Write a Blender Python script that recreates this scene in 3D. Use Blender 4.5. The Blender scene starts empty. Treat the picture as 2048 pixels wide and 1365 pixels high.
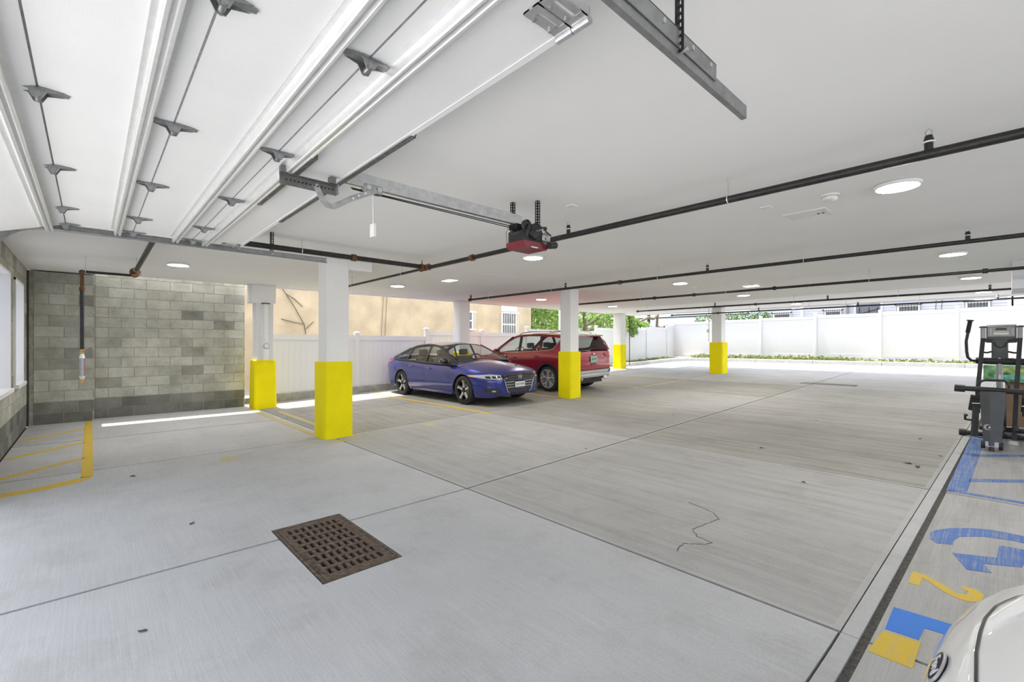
import bpy, bmesh, math, random
import numpy as np
from mathutils import Vector, Matrix
from mathutils.bvhtree import BVHTree
from mathutils.geometry import tessellate_polygon

random.seed(7)
SC = bpy.context.scene
COL = SC.collection
R = math.radians

# ------------------------------------------------------------------ camera
CAMZ = 1.5
cam_d = bpy.data.cameras.new('camera')
cam = bpy.data.objects.new('camera', cam_d)
COL.objects.link(cam)
cam_d.sensor_width = 36.0
cam_d.lens = 36.0 * 910.0 / 2048.0
cam_d.shift_y = (689.0 - 682.5) / 2048.0
cam_d.clip_start = 0.05
cam_d.clip_end = 400
cam.location = (0, 0, CAMZ)
cam.rotation_euler = (R(90), 0, R(-42.8))      # +X / +Y are the two garage axes
SC.camera = cam

# ------------------------------------------------------------------ sky, sun, exposure
W = bpy.data.worlds.new('sky')
SC.world = W
W.use_nodes = True
nt = W.node_tree
bg = nt.nodes['Background']
sky = nt.nodes.new('ShaderNodeTexSky')
sky.sky_type = 'NISHITA'
sky.sun_disc = False
sky.sun_elevation = R(73)
sky.sun_rotation = R(-6)
sky.air_density = 1.0
sky.dust_density = 2.5
sky.ozone_density = 1.0
hs = nt.nodes.new('ShaderNodeHueSaturation')          # thin summer haze: paler blue
hs.inputs['Saturation'].default_value = 0.45
nt.links.new(sky.outputs[0], hs.inputs['Color'])
nt.links.new(hs.outputs[0], bg.inputs[0])
bg.inputs[1].default_value = 0.28
sun_d = bpy.data.lights.new('sun', 'SUN')
sun_d.energy = 4.5
sun_d.angle = R(0.55)
sun_d.color = (1.0, 0.955, 0.88)
sun = bpy.data.objects.new('sun', sun_d)
COL.objects.link(sun)
sun.location = (-4, 20, 30)
# high summer sun, almost in the plane across the building
sun.rotation_euler = Vector((0.03, -0.30, -1.0)).to_track_quat('-Z', 'Y').to_euler()
SC.view_settings.view_transform = 'Standard'
SC.view_settings.look = 'None'
SC.view_settings.gamma = 1.0
SC.view_settings.use_curve_mapping = False
SC.view_settings.exposure = 1.12

# ------------------------------------------------------------------ helpers
def zf(x):
    """height of the garage slab: level near the door, then rising to the back"""
    return max(0.0, 0.027 * (x - 2.7))

def tag(o, label=None, cat=None, group=None, kind=None):
    if label: o['label'] = label
    if cat: o['category'] = cat
    if group: o['group'] = group
    if kind: o['kind'] = kind
    return o

def thing(name, loc, label=None, cat=None, group=None, rz=0.0, kind=None):
    o = bpy.data.objects.new(name, None)
    COL.objects.link(o)
    o.location = loc
    o.rotation_euler = (0, 0, rz)
    o.empty_display_size = 0.1
    return tag(o, label, cat, group, kind)

class MB:
    """collects shapes, then links them as one mesh object"""
    def __init__(s): s.v = []; s.f = []
    def add(s, vs, fs):
        n = len(s.v); s.v += [tuple(p) for p in vs]; s.f += [tuple(i + n for i in q) for q in fs]; return s
    def box(s, x0, x1, y0, y1, z0, z1):
        return s.add([(x0,y0,z0),(x1,y0,z0),(x1,y1,z0),(x0,y1,z0),(x0,y0,z1),(x1,y0,z1),(x1,y1,z1),(x0,y1,z1)],
                     [(0,3,2,1),(4,5,6,7),(0,1,5,4),(1,2,6,5),(2,3,7,6),(3,0,4,7)])
    def bbox(s, x0, x1, y0, y1, z0, z1, b=.01):
        """box with chamfered edges"""
        bm = bmesh.new(); bmesh.ops.create_cube(bm, size=1)
        for v in bm.verts:
            v.co = ((x0+x1)/2 + v.co.x*(x1-x0), (y0+y1)/2 + v.co.y*(y1-y0), (z0+z1)/2 + v.co.z*(z1-z0))
        bmesh.ops.bevel(bm, geom=bm.edges[:], offset=b, segments=2, affect='EDGES', profile=.5)
        bm.verts.index_update()
        s.add([v.co[:] for v in bm.verts], [[v.index for v in f.verts] for f in bm.faces]); bm.free(); return s
    def frame(s, d):
        d = Vector(d).normalized()
        a = Vector((0,0,1)) if abs(d.z) < .9 else Vector((1,0,0))
        u = d.cross(a).normalized(); return d, u, d.cross(u).normalized()
    def bar(s, p, q, w, h, up=(0,0,1)):
        """rectangular bar from p to q, w wide, h high (along up)"""
        p = Vector(p); q = Vector(q); d = (q-p).normalized(); u = Vector(up)
        sd = d.cross(u).normalized()*w/2; u = sd.cross(d).normalized()*h/2
        vs = [p-sd-u, p+sd-u, p+sd+u, p-sd+u, q-sd-u, q+sd-u, q+sd+u, q-sd+u]
        return s.add(vs, [(0,1,2,3),(4,7,6,5),(0,4,5,1),(1,5,6,2),(2,6,7,3),(3,7,4,0)])
    def cyl(s, p, q, r, r2=None, n=14, cap=True):
        r2 = r if r2 is None else r2
        p = Vector(p); q = Vector(q); d, u, w = s.frame(q-p)
        vs = []
        for c, rr in ((p, r), (q, r2)):
            for i in range(n):
                a = 2*math.pi*i/n; vs.append(c + (u*math.cos(a) + w*math.sin(a))*rr)
        fs = [(i, (i+1) % n, n+(i+1) % n, n+i) for i in range(n)]
        if cap: fs += [tuple(range(n))[::-1], tuple(range(n, 2*n))]
        return s.add(vs, fs)
    def path(s, pts, r, n=10, rs=None, closed=False):
        """round tube along a polyline"""
        pts = [Vector(p) for p in pts]; m = len(pts); vs = []; pu = None
        for k, p in enumerate(pts):
            if closed: t = pts[(k+1) % m] - pts[k-1]
            else: t = pts[min(k+1, m-1)] - pts[max(k-1, 0)]
            t.normalize()
            if pu is None: _, u, w = s.frame(t)
            else:
                u = (pu - t*pu.dot(t)).normalized(); w = t.cross(u)
            pu = u; rr = rs[k] if rs else r
            for i in range(n):
                a = 2*math.pi*i/n; vs.append(p + (u*math.cos(a) + w*math.sin(a))*rr)
        fs = []
        for k in range(m if closed else m-1):
            k2 = (k+1) % m
            fs += [(k*n+i, k*n+(i+1) % n, k2*n+(i+1) % n, k2*n+i) for i in range(n)]
        if not closed: fs += [tuple(range(n))[::-1], tuple(range((m-1)*n, m*n))]
        return s.add(vs, fs)
    def sweep(s, prof, p, q, up=(0,0,1), closed=False):
        """profile [(side, up)] swept from p to q"""
        p = Vector(p); q = Vector(q); d = (q-p).normalized(); sd = d.cross(Vector(up)).normalized(); u = sd.cross(d).normalized()
        n = len(prof); vs = [p+sd*a+u*b for a, b in prof] + [q+sd*a+u*b for a, b in prof]
        fs = [(i, i+1, n+i+1, n+i) for i in range(n-1)]
        if closed: fs.append((n-1, 0, n, 2*n-1)); fs += [tuple(range(n))[::-1], tuple(range(n, 2*n))]
        return s.add(vs, fs)
    def lathe(s, c, axis, prof, n=28):
        """prof: [(radius, height along axis)]"""
        c = Vector(c); d, u, w = s.frame(axis); vs = []
        for r, h in prof:
            for i in range(n):
                a = 2*math.pi*i/n; vs.append(c + d*h + (u*math.cos(a) + w*math.sin(a))*max(r, 1e-4))
        fs = []
        for k in range(len(prof)-1):
            fs += [(k*n+i, k*n+(i+1) % n, (k+1)*n+(i+1) % n, (k+1)*n+i) for i in range(n)]
        return s.add(vs, fs)
    def prism(s, poly, o, ux, uy, t):
        """closed polygon [(a,b)] in the plane o+a*ux+b*uy, thickened by vector t"""
        o = Vector(o); ux = Vector(ux); uy = Vector(uy); t = Vector(t); n = len(poly)
        base = [o+ux*a+uy*b for a, b in poly]
        tri = tessellate_polygon([[Vector((a, b, 0)) for a, b in poly]])
        fs = [tuple(q) for q in tri] + [tuple(n+i for i in q)[::-1] for q in tri]
        fs += [(i, (i+1) % n, n+(i+1) % n, n+i) for i in range(n)]
        return s.add(base + [p+t for p in base], fs)
    def ball(s, c, rx, ry, rz, n=14, m=9):
        c = Vector(c)
        vs = []; fs = []
        for k in range(m+1):
            t = math.pi*k/m
            for i in range(n):
                a = 2*math.pi*i/n
                vs.append((c.x+rx*math.sin(t)*math.cos(a), c.y+ry*math.sin(t)*math.sin(a), c.z+rz*math.cos(t)))
        for k in range(m):
            fs += [(k*n+i, (k+1)*n+i, (k+1)*n+(i+1) % n, k*n+(i+1) % n) for i in range(n)]
        return s.add(vs, fs)
    def mesh(s, name, mat, smooth=0):
        me = bpy.data.meshes.new(name)
        me.from_pydata(s.v, [], s.f); me.validate()
        bm = bmesh.new(); bm.from_mesh(me)
        bmesh.ops.remove_doubles(bm, verts=bm.verts, dist=1e-5)
        bmesh.ops.recalc_face_normals(bm, faces=bm.faces)
        bm.to_mesh(me); bm.free()
        me.materials.append(mat)
        if smooth:
            for p in me.polygons: p.use_smooth = True
            me.set_sharp_from_angle(angle=R(smooth))
        return me
    def build(s, name, mat, parent=None, smooth=0, world=True, label=None):
        """coordinates are world ones unless world=False (then local to the parent)"""
        return link(s.mesh(name, mat, smooth), name, parent, world, label)

def link(me, name, parent=None, world=True, label=None, loc=None):
    o = bpy.data.objects.new(name, me); COL.objects.link(o)
    if parent is not None:
        o.parent = parent
        if world:
            L = Vector((0,0,0)); q = parent
            while q is not None: L += Vector(q.location); q = q.parent
            o.location = -L
    if loc is not None: o.location = Vector(o.location) + Vector(loc)
    if label: o['label'] = label
    return o

def copy_tree(o, parent=None):
    c = o.copy(); COL.objects.link(c); c.parent = parent
    for ch in o.children: copy_tree(ch, c)
    return c

# ------------------------------------------------------------------ materials
def ramp(nt, fac, stops):
    r = nt.nodes.new('ShaderNodeValToRGB')
    while len(r.color_ramp.elements) < len(stops): r.color_ramp.elements.new(.5)
    for e, (p, c) in zip(r.color_ramp.elements, stops):
        e.position = p; e.color = tuple(c) + (1,) if len(c) == 3 else c
    nt.links.new(fac, r.inputs[0]); return r.outputs[0]

def coords(nt, scale=(1,1,1), world=False):
    mp = nt.nodes.new('ShaderNodeMapping'); mp.inputs[3].default_value = scale
    if world: src = nt.nodes.new('ShaderNodeNewGeometry').outputs['Position']
    else: src = nt.nodes.new('ShaderNodeTexCoord').outputs['Object']
    nt.links.new(src, mp.inputs[0]); return mp.outputs[0]

def noise(nt, vec, scale, detail=4, rough=.55):
    n = nt.nodes.new('ShaderNodeTexNoise'); n.inputs['Scale'].default_value = scale
    n.inputs['Detail'].default_value = detail; n.inputs['Roughness'].default_value = rough
    nt.links.new(vec, n.inputs['Vector']); return n.outputs['Fac']

def mixc(nt, fac, a, b, mode='MIX'):
    m = nt.nodes.new('ShaderNodeMix'); m.data_type = 'RGBA'; m.blend_type = mode
    for sock, val in ((m.inputs['Factor'], fac), (m.inputs['A'], a), (m.inputs['B'], b)):
        if hasattr(val, 'is_output'): nt.links.new(val, sock)
        elif isinstance(val, (int, float)): sock.default_value = val
        else: sock.default_value = tuple(val) + (1,)
    return m.outputs['Result']

def bump(nt, h, strength, dist):
    b = nt.nodes.new('ShaderNodeBump'); b.inputs['Strength'].default_value = strength; b.inputs['Distance'].default_value = dist
    nt.links.new(h, b.inputs['Height']); return b.outputs[0]

def mat(name, col, rough=.5, metal=0., var=.06, scale=6., bmp=0., bscale=60., coat=0., rnd=0., detail=4, spec=None, stretch=(1,1,1), world=False):
    m = bpy.data.materials.new(name); m.use_nodes = True; nt = m.node_tree; P = nt.nodes['Principled BSDF']
    v = coords(nt, stretch, world)
    n = noise(nt, v, scale, detail)
    lo = tuple(max(0, c*(1-var)) for c in col); hi = tuple(min(1, c*(1+var)) for c in col)
    c = ramp(nt, n, [(.3, lo), (.7, hi)])
    if rnd:
        oi = nt.nodes.new('ShaderNodeObjectInfo')
        f = ramp(nt, oi.outputs['Random'], [(0, (1-rnd,)*3), (1, (1+rnd,)*3)])
        c = mixc(nt, 1.0, c, f, 'MULTIPLY')
    nt.links.new(c, P.inputs['Base Color'])
    P.inputs['Roughness'].default_value = rough; P.inputs['Metallic'].default_value = metal
    if coat: P.inputs['Coat Weight'].default_value = coat; P.inputs['Coat Roughness'].default_value = .04
    if spec is not None: P.inputs['Specular IOR Level'].default_value = spec
    if bmp:
        nt.links.new(bump(nt, noise(nt, v, bscale, 6), bmp, .01), P.inputs['Normal'])
    return m

def glow(name, col, s):
    m = bpy.data.materials.new(name); m.use_nodes = True; nt = m.node_tree; P = nt.nodes['Principled BSDF']
    c = ramp(nt, noise(nt, coords(nt), 8, 2), [(.3, tuple(x*.98 for x in col)), (.7, col)])
    nt.links.new(c, P.inputs['Base Color']); nt.links.new(c, P.inputs['Emission Color'])
    P.inputs['Emission Strength'].default_value = s; P.inputs['Roughness'].default_value = .4
    return m

def concrete_mat(name='broomed_concrete', along_x=False, plain=False):
    m = bpy.data.materials.new(name); m.use_nodes = True; nt = m.node_tree; P = nt.nodes['Principled BSDF']
    at = nt.nodes.new('ShaderNodeAttribute'); at.attribute_type = 'OBJECT'; at.attribute_name = 'tone'
    v = coords(nt, (1,1,1), True)
    st = coords(nt, (2.2, 110, 1) if along_x else (110, 2.2, 1), True)
    dt = coords(nt, (.5, 9, 1) if along_x else (9, .5, 1), True)
    base = mixc(nt, at.outputs['Fac'], (.485, .488, .49), (.305, .29, .258))
    if plain: base = mixc(nt, .3, base, (.52, .515, .50))
    big = ramp(nt, noise(nt, v, .55, 5, .6), [(.32, (.90,.90,.90)), (.68, (1.06,1.06,1.06))])
    c = mixc(nt, 1, base, big, 'MULTIPLY')
    stain = ramp(nt, noise(nt, v, 1.9, 8, .7), [(.36, (.85,.84,.82)), (.5, (1,1,1))])
    c = mixc(nt, .6, c, stain, 'MULTIPLY')
    sn = noise(nt, st, 1.0, 5, .65)
    streak = ramp(nt, sn, [(.3, (.91,.91,.91)), (.7, (1.07,1.07,1.07))])
    c = mixc(nt, 1, c, streak, 'MULTIPLY')
    if not plain:      # grime drawn out along the broom marks on the dirtier slabs
        c = mixc(nt, at.outputs['Fac'], c, mixc(nt, 1, c, ramp(nt, noise(nt, dt, 1.0, 6, .7), [(.34, (.74,.73,.71)), (.56, (1.05,1.05,1.05))]), 'MULTIPLY'))
    fine = ramp(nt, noise(nt, v, 90, 4, .7), [(.3, (.9,.9,.9)), (.7, (1.08,1.08,1.08))])
    c = mixc(nt, 1, c, fine, 'MULTIPLY')
    nt.links.new(c, P.inputs['Base Color'])
    P.inputs['Roughness'].default_value = .78; P.inputs['Specular IOR Level'].default_value = .3
    nt.links.new(bump(nt, sn, .25, .004), P.inputs['Normal'])
    return m

def block_mat():
    m = bpy.data.materials.new('grey_block'); m.use_nodes = True; nt = m.node_tree; P = nt.nodes['Principled BSDF']
    at = nt.nodes.new('ShaderNodeAttribute'); at.attribute_type = 'OBJECT'; at.attribute_name = 'tone'
    oi = nt.nodes.new('ShaderNodeObjectInfo')
    v = coords(nt, (1,1,1), True)
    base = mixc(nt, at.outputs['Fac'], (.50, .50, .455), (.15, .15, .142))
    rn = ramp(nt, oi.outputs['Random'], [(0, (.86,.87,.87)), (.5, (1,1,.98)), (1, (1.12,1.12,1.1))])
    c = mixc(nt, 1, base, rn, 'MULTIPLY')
    c = mixc(nt, 1, c, ramp(nt, noise(nt, v, 3.2, 7, .65), [(.3, (.72,.71,.66)), (.62, (1.1,1.1,1.1))]), 'MULTIPLY')
    g = noise(nt, v, 150, 5, .75)
    c = mixc(nt, 1, c, ramp(nt, g, [(.3, (.78,.78,.78)), (.7, (1.14,1.14,1.14))]), 'MULTIPLY')
    nt.links.new(c, P.inputs['Base Color']); P.inputs['Roughness'].default_value = .92
    P.inputs['Specular IOR Level'].default_value = .2
    nt.links.new(bump(nt, g, .5, .006), P.inputs['Normal'])
    return m

def paint_worn(name, col, under, amount=.45, along_x=False):
    """road paint rubbed thin over broomed concrete"""
    m = bpy.data.materials.new(name); m.use_nodes = True; nt = m.node_tree; P = nt.nodes['Principled BSDF']
    w = noise(nt, coords(nt, (1.3, 70, 1) if along_x else (46, 1.3, 1), True), 1.2, 5, .7)
    w2 = noise(nt, coords(nt, (1,1,1), True), 7, 6, .7)
    f1 = ramp(nt, w, [(amount-.06, (1,1,1)), (amount+.12, (0,0,0))])
    f2 = ramp(nt, w2, [(.3, (1,1,1)), (.62, (.15,.15,.15))])
    c = mixc(nt, mixc(nt, 1, f1, f2, 'MULTIPLY'), col, under)
    nt.links.new(c, P.inputs['Base Color']); P.inputs['Roughness'].default_value = .65
    return m

def glass_mat(name, tint, alpha_mix=.75):
    m = bpy.data.materials.new(name); m.use_nodes = True; nt = m.node_tree
    nt.nodes.remove(nt.nodes['Principled BSDF']); out = nt.nodes['Material Output']
    t = nt.nodes.new('ShaderNodeBsdfTransparent')
    c = ramp(nt, noise(nt, coords(nt), 2, 2), [(.3, tuple(x*.97 for x in tint)), (.7, tint)])
    nt.links.new(c, t.inputs[0])
    g = nt.nodes.new('ShaderNodeBsdfGlossy'); g.inputs['Roughness'].default_value = .02
    lw = nt.nodes.new('ShaderNodeLayerWeight'); lw.inputs[0].default_value = .5      # same on both faces of the thin pane
    pw = nt.nodes.new('ShaderNodeMath'); pw.operation = 'POWER'; pw.inputs[1].default_value = 4.0; nt.links.new(lw.outputs['Facing'], pw.inputs[0])
    fr = nt.nodes.new('ShaderNodeMath'); fr.operation = 'MULTIPLY_ADD'; fr.inputs[1].default_value = .85; fr.inputs[2].default_value = .06; nt.links.new(pw.outputs[0], fr.inputs[0])
    mx = nt.nodes.new('ShaderNodeMixShader')
    nt.links.new(fr.outputs[0], mx.inputs[0]); nt.links.new(t.outputs[0], mx.inputs[1]); nt.links.new(g.outputs[0], mx.inputs[2])
    nt.links.new(mx.outputs[0], out.inputs[0]); return m

def milky_mat(name, col):
    """frosted pane: passes daylight without a view"""
    m = bpy.data.materials.new(name); m.use_nodes = True; nt = m.node_tree
    nt.nodes.remove(nt.nodes['Principled BSDF']); out = nt.nodes['Material Output']
    c = ramp(nt, noise(nt, coords(nt), 1.2, 2), [(.3, tuple(x*.95 for x in col)), (.7, col)])
    a = nt.nodes.new('ShaderNodeBsdfTranslucent'); b = nt.nodes.new('ShaderNodeBsdfDiffuse')
    nt.links.new(c, a.inputs[0]); nt.links.new(c, b.inputs[0])
    mx = nt.nodes.new('ShaderNodeMixShader'); mx.inputs[0].default_value = .35
    nt.links.new(a.outputs[0], mx.inputs[1]); nt.links.new(b.outputs[0], mx.inputs[2]); nt.links.new(mx.outputs[0], out.inputs[0])
    return m

M = dict(
    concrete=concrete_mat(), concrete_x=concrete_mat('broomed_concrete_lengthwise', True), margin=concrete_mat('trowelled_margin', False, True), block=block_mat(),
    joint=mat('joint_filler', (.05,.046,.04), .9, var=.3, scale=30),
    mortar=mat('mortar', (.35,.34,.275), .95, var=.25, scale=14, bmp=.5, bscale=80, world=True),
    ceil=mat('ceiling_paint', (.90,.895,.88), .85, var=.015, scale=1.2, bmp=.05, bscale=120, world=True, spec=.2),
    soffit=mat('soffit_vinyl', (.91,.91,.905), .6, var=.015, scale=1.5, world=True),
    white=mat('white_paint', (.80,.80,.79), .55, var=.02, scale=3),
    colpaint=mat('column_paint', (.80,.80,.795), .6, var=.02, scale=2, bmp=.08, bscale=70),
    yellow=mat('safety_yellow', (.86,.74,.0), .6, var=.04, scale=3, bmp=.12, bscale=55, spec=.2),
    vinyl=mat('white_vinyl', (.68,.685,.695), .35, var=.012, scale=2),
    footing=mat('old_footing', (.33,.325,.29), .9, var=.3, scale=5, bmp=.4, bscale=40, world=True),
    stucco=mat('beige_stucco', (.56,.465,.325), .95, var=.16, scale=1.6, bmp=.7, bscale=26, world=True, detail=8),
    sidingg=mat('grey_siding', (.55,.56,.62), .6, var=.03, scale=3),
    sidingw=mat('pale_siding', (.72,.74,.80), .6, var=.03, scale=3),
    darkmetal=mat('dark_metal', (.02,.02,.022), .5, .4, var=.2, scale=20),
    blackpipe=mat('black_steel_pipe', (.022,.021,.02), .42, .2, var=.45, scale=24, bmp=.2, bscale=90),
    rust=mat('rusty_iron', (.16,.075,.035), .85, .2, var=.5, scale=40, bmp=.6, bscale=70),
    rustgrate=mat('rusted_grate', (.115,.082,.06), .8, .25, var=.6, scale=26, bmp=.8, bscale=80, detail=8),
    galv=mat('galvanised_steel', (.62,.63,.64), .3, .9, var=.14, scale=20),
    galvd=mat('dull_galvanised', (.42,.43,.435), .45, .75, var=.2, scale=26),
    angle=mat('perforated_angle_steel', (.16,.16,.155), .5, .6, var=.25, scale=20),
    brass=mat('brass', (.55,.38,.12), .3, .9, var=.2, scale=30),
    doorskin=mat('door_back_skin', (.80,.805,.81), .5, .05, var=.02, scale=2, bmp=.12, bscale=160),
    ywear=paint_worn('worn_yellow_line', (.62,.42,.015), (.36,.345,.3), .40),
    yfaint=paint_worn('rubbed_yellow_line', (.50,.40,.13), (.36,.345,.3), .52),
    bwear=paint_worn('worn_blue_line', (.045,.135,.40), (.33,.33,.31), .45, True),
    bfresh=paint_worn('fresh_blue_paint', (.02,.18,.66), (.05,.15,.42), .42, True), ybay=paint_worn('worn_yellow_bay_paint', (.62,.42,.015), (.36,.345,.3), .42, True),
    rubber=mat('tyre_rubber', (.018,.018,.018), .75, var=.3, scale=20),
    blackpl=mat('black_plastic', (.02,.02,.021), .45, var=.2, scale=16),
    chrome=mat('chrome', (.75,.75,.76), .08, 1., var=.03, scale=5),
    glass=glass_mat('car_glass', (.86,.92,.89)), darkglass=glass_mat('privacy_glass', (.52,.55,.53)),
    wglass=glass_mat('window_glass', (.30,.33,.36)),
    frost=milky_mat('frosted_pane', (.88,.9,.95)),
    lamp=glow('led_diffuser', (1., .97, .92), 84.0),
)

# ================================================================== THE SETTING
def slab(x0, x1, y0, y1, parent, tone, name='concrete_slab', top=0.0, thick=.12, m=None, gap=.011):
    x0 += gap; x1 -= gap
    fy0 = y0 if callable(y0) else (lambda x, c=y0: c); fy1 = y1 if callable(y1) else (lambda x, c=y1: c)
    mg = .035 if (x1-x0) > .3 else 0
    xs = sorted({x0, x1} | ({x0+mg, x1-mg} if mg else set()) | ({2.7} if x0+mg < 2.7 < x1-mg else set()))
    V = []; nx = len(xs)
    for x in xs:
        gy = gap*1.6 if gap > .01 else gap
        y0 = fy0(x) + gy; y1 = fy1(x) - gy; z = zf(x) + top
        my = mg if (y1-y0) > .3 else 0
        ys = [y0, y0+my, y1-my, y1] if my else [y0, y1]
        V += [(x, y, z) for y in ys] + [(x, y0, z-thick), (x, y1, z-thick)]
    ny = len(ys); st = ny+2; F = []
    for i in range(nx-1):
        a, b_ = i*st, (i+1)*st
        F += [(a+k, b_+k, b_+k+1, a+k+1) for k in range(ny-1)]
        F += [(a, a+ny, b_+ny, b_), (a+ny-1, b_+ny-1, b_+ny+1, a+ny+1)]
    for i in (0, nx-1): F.append(tuple([i*st+k for k in range(ny)] + [i*st+ny+1, i*st+ny]))
    o = MB().add(V, F).build(name, m or M['concrete'], parent); o['tone'] = tone
    if mg and m is None and ny == 4:
        o.data.materials.append(M['margin'])
        for q in o.data.polygons:
            if q.normal.z > .9 and len(q.vertices) == 4:
                cx_, cy_ = q.center.x, q.center.y
                if cx_ < x0+mg or cx_ > x1-mg or cy_ < fy0(cx_)+gy+mg or cy_ > fy1(cx_)-gy-mg: q.material_index = 1
    return o

# ---- floor: base bed (seen only in the joints) and the separately poured slabs
bed = MB()
xs = [-9, 2.7, 27.2]
for a, b_ in zip(xs[:-1], xs[1:]):
    z0, z1 = zf(a)-.035, zf(b_)-.035
    bed.add([(a,-9,z0),(b_,-9,z1),(b_,13.3,z1),(a,13.3,z0)], [(0,1,2,3)])
floor = bed.build('floor', M['joint']); tag(floor, kind='structure')
DRV = mat('sunny_new_concrete', (.33,.329,.322), .8, var=.06, scale=2, world=True)
APR = mat('grey_apron', (.56,.558,.55), .85, var=.1, scale=2, world=True)
GX = [-.85, 2.86, 5.97, 8.92, 11.72, 14.7, 17.6, 20.6, 24.55]
yj = lambda x: .49 - .028*(max(x, -2)-2.4)      # the wide expansion joint runs slightly askew
GYA = [(lambda x: yj(x)+.084, 3.78), (3.78, 7.36), (7.36, 9.78), (9.78, 12.75)]
for i, (x0, x1) in enumerate(zip(GX[:-1], GX[1:])):
    for j, (y0, y1) in enumerate(GYA):
        tone = (.0 if i == 0 else .62 + .1*((i*7+j*3) % 4)) if j < 2 else (.1 if i == 0 else .85)
        if i == 1 and j == 1: tone = .45
        if i == 1 and j == 0: tone = .5
        if i >= 5: tone *= .5
        if i == 0 and j < 2:
            # these two slabs are notched around the drain grate
            g = .011; a, b_, = x0+g, x1-g; n0, n1 = 1.062, 1.618
            if j == 0: P_ = [(a, yj(a)+.106), (b_, yj(b_)+.106), (b_, y1-.016), (n1, y1-.016), (n1, 2.882), (n0, 2.882), (n0, y1-.016), (a, y1-.016)]
            else: P_ = [(a, y0+g), (n0, y0+g), (n0, 3.998), (n1, 3.998), (n1, y0+g), (b_, y0+g), (b_, y1-.018), (a, y1-.018)]
            n = len(P_); tri = tessellate_polygon([[Vector((x, y, 0)) for x, y in P_]])
            o = MB().add([(x, y, zf(x)) for x, y in P_] + [(x, y, zf(x)-.12) for x, y in P_], [tuple(q) for q in tri] + [(k, (k+1) % n, n+(k+1) % n, n+k) for k in range(n)]).build('concrete_slab', M['concrete'], floor)
            o['tone'] = .02*j
        else:
            slab(x0, x1, y0, y1, floor, tone, m=(DRV if i == 7 else None))
js = MB(); V = []
for x in (-.8, 2.7, 24.5): V += [(x, yj(x)-.022, zf(x)-.014), (x, yj(x)+.022, zf(x)-.014), (x, yj(x)+.022, zf(x)-.03), (x, yj(x)-.022, zf(x)-.03)]
js.add(V, [(4*k+i, 4*k+(i+1) % 4, 4*k+4+(i+1) % 4, 4*k+4+i) for k in range(2) for i in range(4)] + [(0,1,2,3),(8,9,10,11)]).build('joint_sealant', mat('gritty_sealant', (.10,.093,.082), .95, var=.5, scale=60, bmp=.8, bscale=90, world=True), floor)
# narrow smoother strips on both sides of the wide expansion joint, then the bays on the near side
for i, (x0, x1) in enumerate(zip(GX[:-1], GX[1:])):
    slab(x0, x1, lambda x: yj(x)+.018, lambda x: yj(x)+.098, floor, .12 if i < 3 else .3, name='joint_edge_strip', gap=.003)
    slab(x0, x1, -9, lambda x: yj(x)-.004, floor, .35 + .1*(i % 3), m=M['concrete_x'])
for k in range(4):
    slab(-9, -.87, -9 + 5.5*k, -3.5 + 5.5*k, floor, .1, name='driveway_slab', m=APR)
slab(24.7, 27.0, -9, 13.75, floor, .9, name='planting_soil', top=.10, m=mat('soil', (.42,.36,.25), .95, var=.35, scale=18, bmp=.8, bscale=40, world=True))
ground = MB().box(-60, 90, -60, 90, -.6, -.3).build('ground_beyond', mat('street_ground', (.55,.55,.54), .9, var=.15, scale=.6, world=True)); tag(ground, kind='structure')
yard = MB().box(27.2, 60, -30, 40, -.3, .55).build('ground_behind_fence', mat('yard_ground', (.30,.30,.24), .95, var=.3, scale=1.2, world=True)); tag(yard, kind='structure')
yard2 = MB().box(-9, 27.2, 13.3, 40, -.3, .1).build('ground_side_yard', M['footing']); tag(yard2, kind='structure')

def decal(name, poly, m, label=None, h=.0025):
    b = MB(); n = len(poly)
    def z(x): return zf(x) + h
    tri = tessellate_polygon([[Vector((x, y, 0)) for x, y in poly]])
    b.add([(x, y, z(x)) for x, y in poly] + [(x, y, z(x)-.004) for x, y in poly],
          [tuple(q) for q in tri] + [(i, (i+1) % n, n+(i+1) % n, n+i) for i in range(n)])
    return b.build(name, m, floor, label=label)

def stripe(p, q, w, m, label):
    (x0, y0), (x1, y1) = p, q; d = Vector((x1-x0, y1-y0)).normalized(); n = Vector((-d.y, d.x))*w/2
    return decal('painted_line', [(x0+n.x, y0+n.y), (x0-n.x, y0-n.y), (x1-n.x, y1-n.y), (x1+n.x, y1+n.y)], m, label)

stripe((-.03, 7.02), (-.03, 12.1), .105, M['ywear'], 'wide yellow line edging the hatched corner')
decal('painted_line', [(-.85,6.62),(-.36,6.70),(-.14,6.78),(-.02,6.9),(.025,7.02),(-.08,7.05),(-.18,6.97),(-.43,6.85),(-.85,6.77)], M['ywear'], 'yellow line curving to the left wall')
for (a, b_) in (((-.80,10.3),(-.08,11.05)), ((-.80,8.8),(-.08,9.58)), ((-.80,7.5),(-.08,8.24))):
    stripe(a, b_, .09, M['ywear'], 'slanted yellow hatch line in the corner')
stripe((2.70,7.75), (2.70,11.5), .10, M['yfaint'], 'faded yellow bay line between the two nearest pillars')
stripe((3.06,7.6), (3.06,10.9), .10, M['yfaint'], 'faded yellow bay line beyond the slab joint')
stripe((5.98,7.1), (5.93,12.3), .10, M['ywear'], 'yellow bay line beside the blue sedan')
stripe((8.66,7.6), (8.80,11.2), .10, M['ywear'], 'yellow bay line between the two parked cars')
stripe((8.60,7.04), (9.1,7.04), .10, M['yfaint'], 'short yellow mark at the foot of the middle pillar')
stripe((2.66,6.98), (3.2,6.98), .13, M['yfaint'], 'short yellow mark at the foot of the nearest pillar')
stripe((1.22,6.86), (1.42,6.86), .2, M['yfaint'], 'rubbed yellow patch on the near slab')
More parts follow.
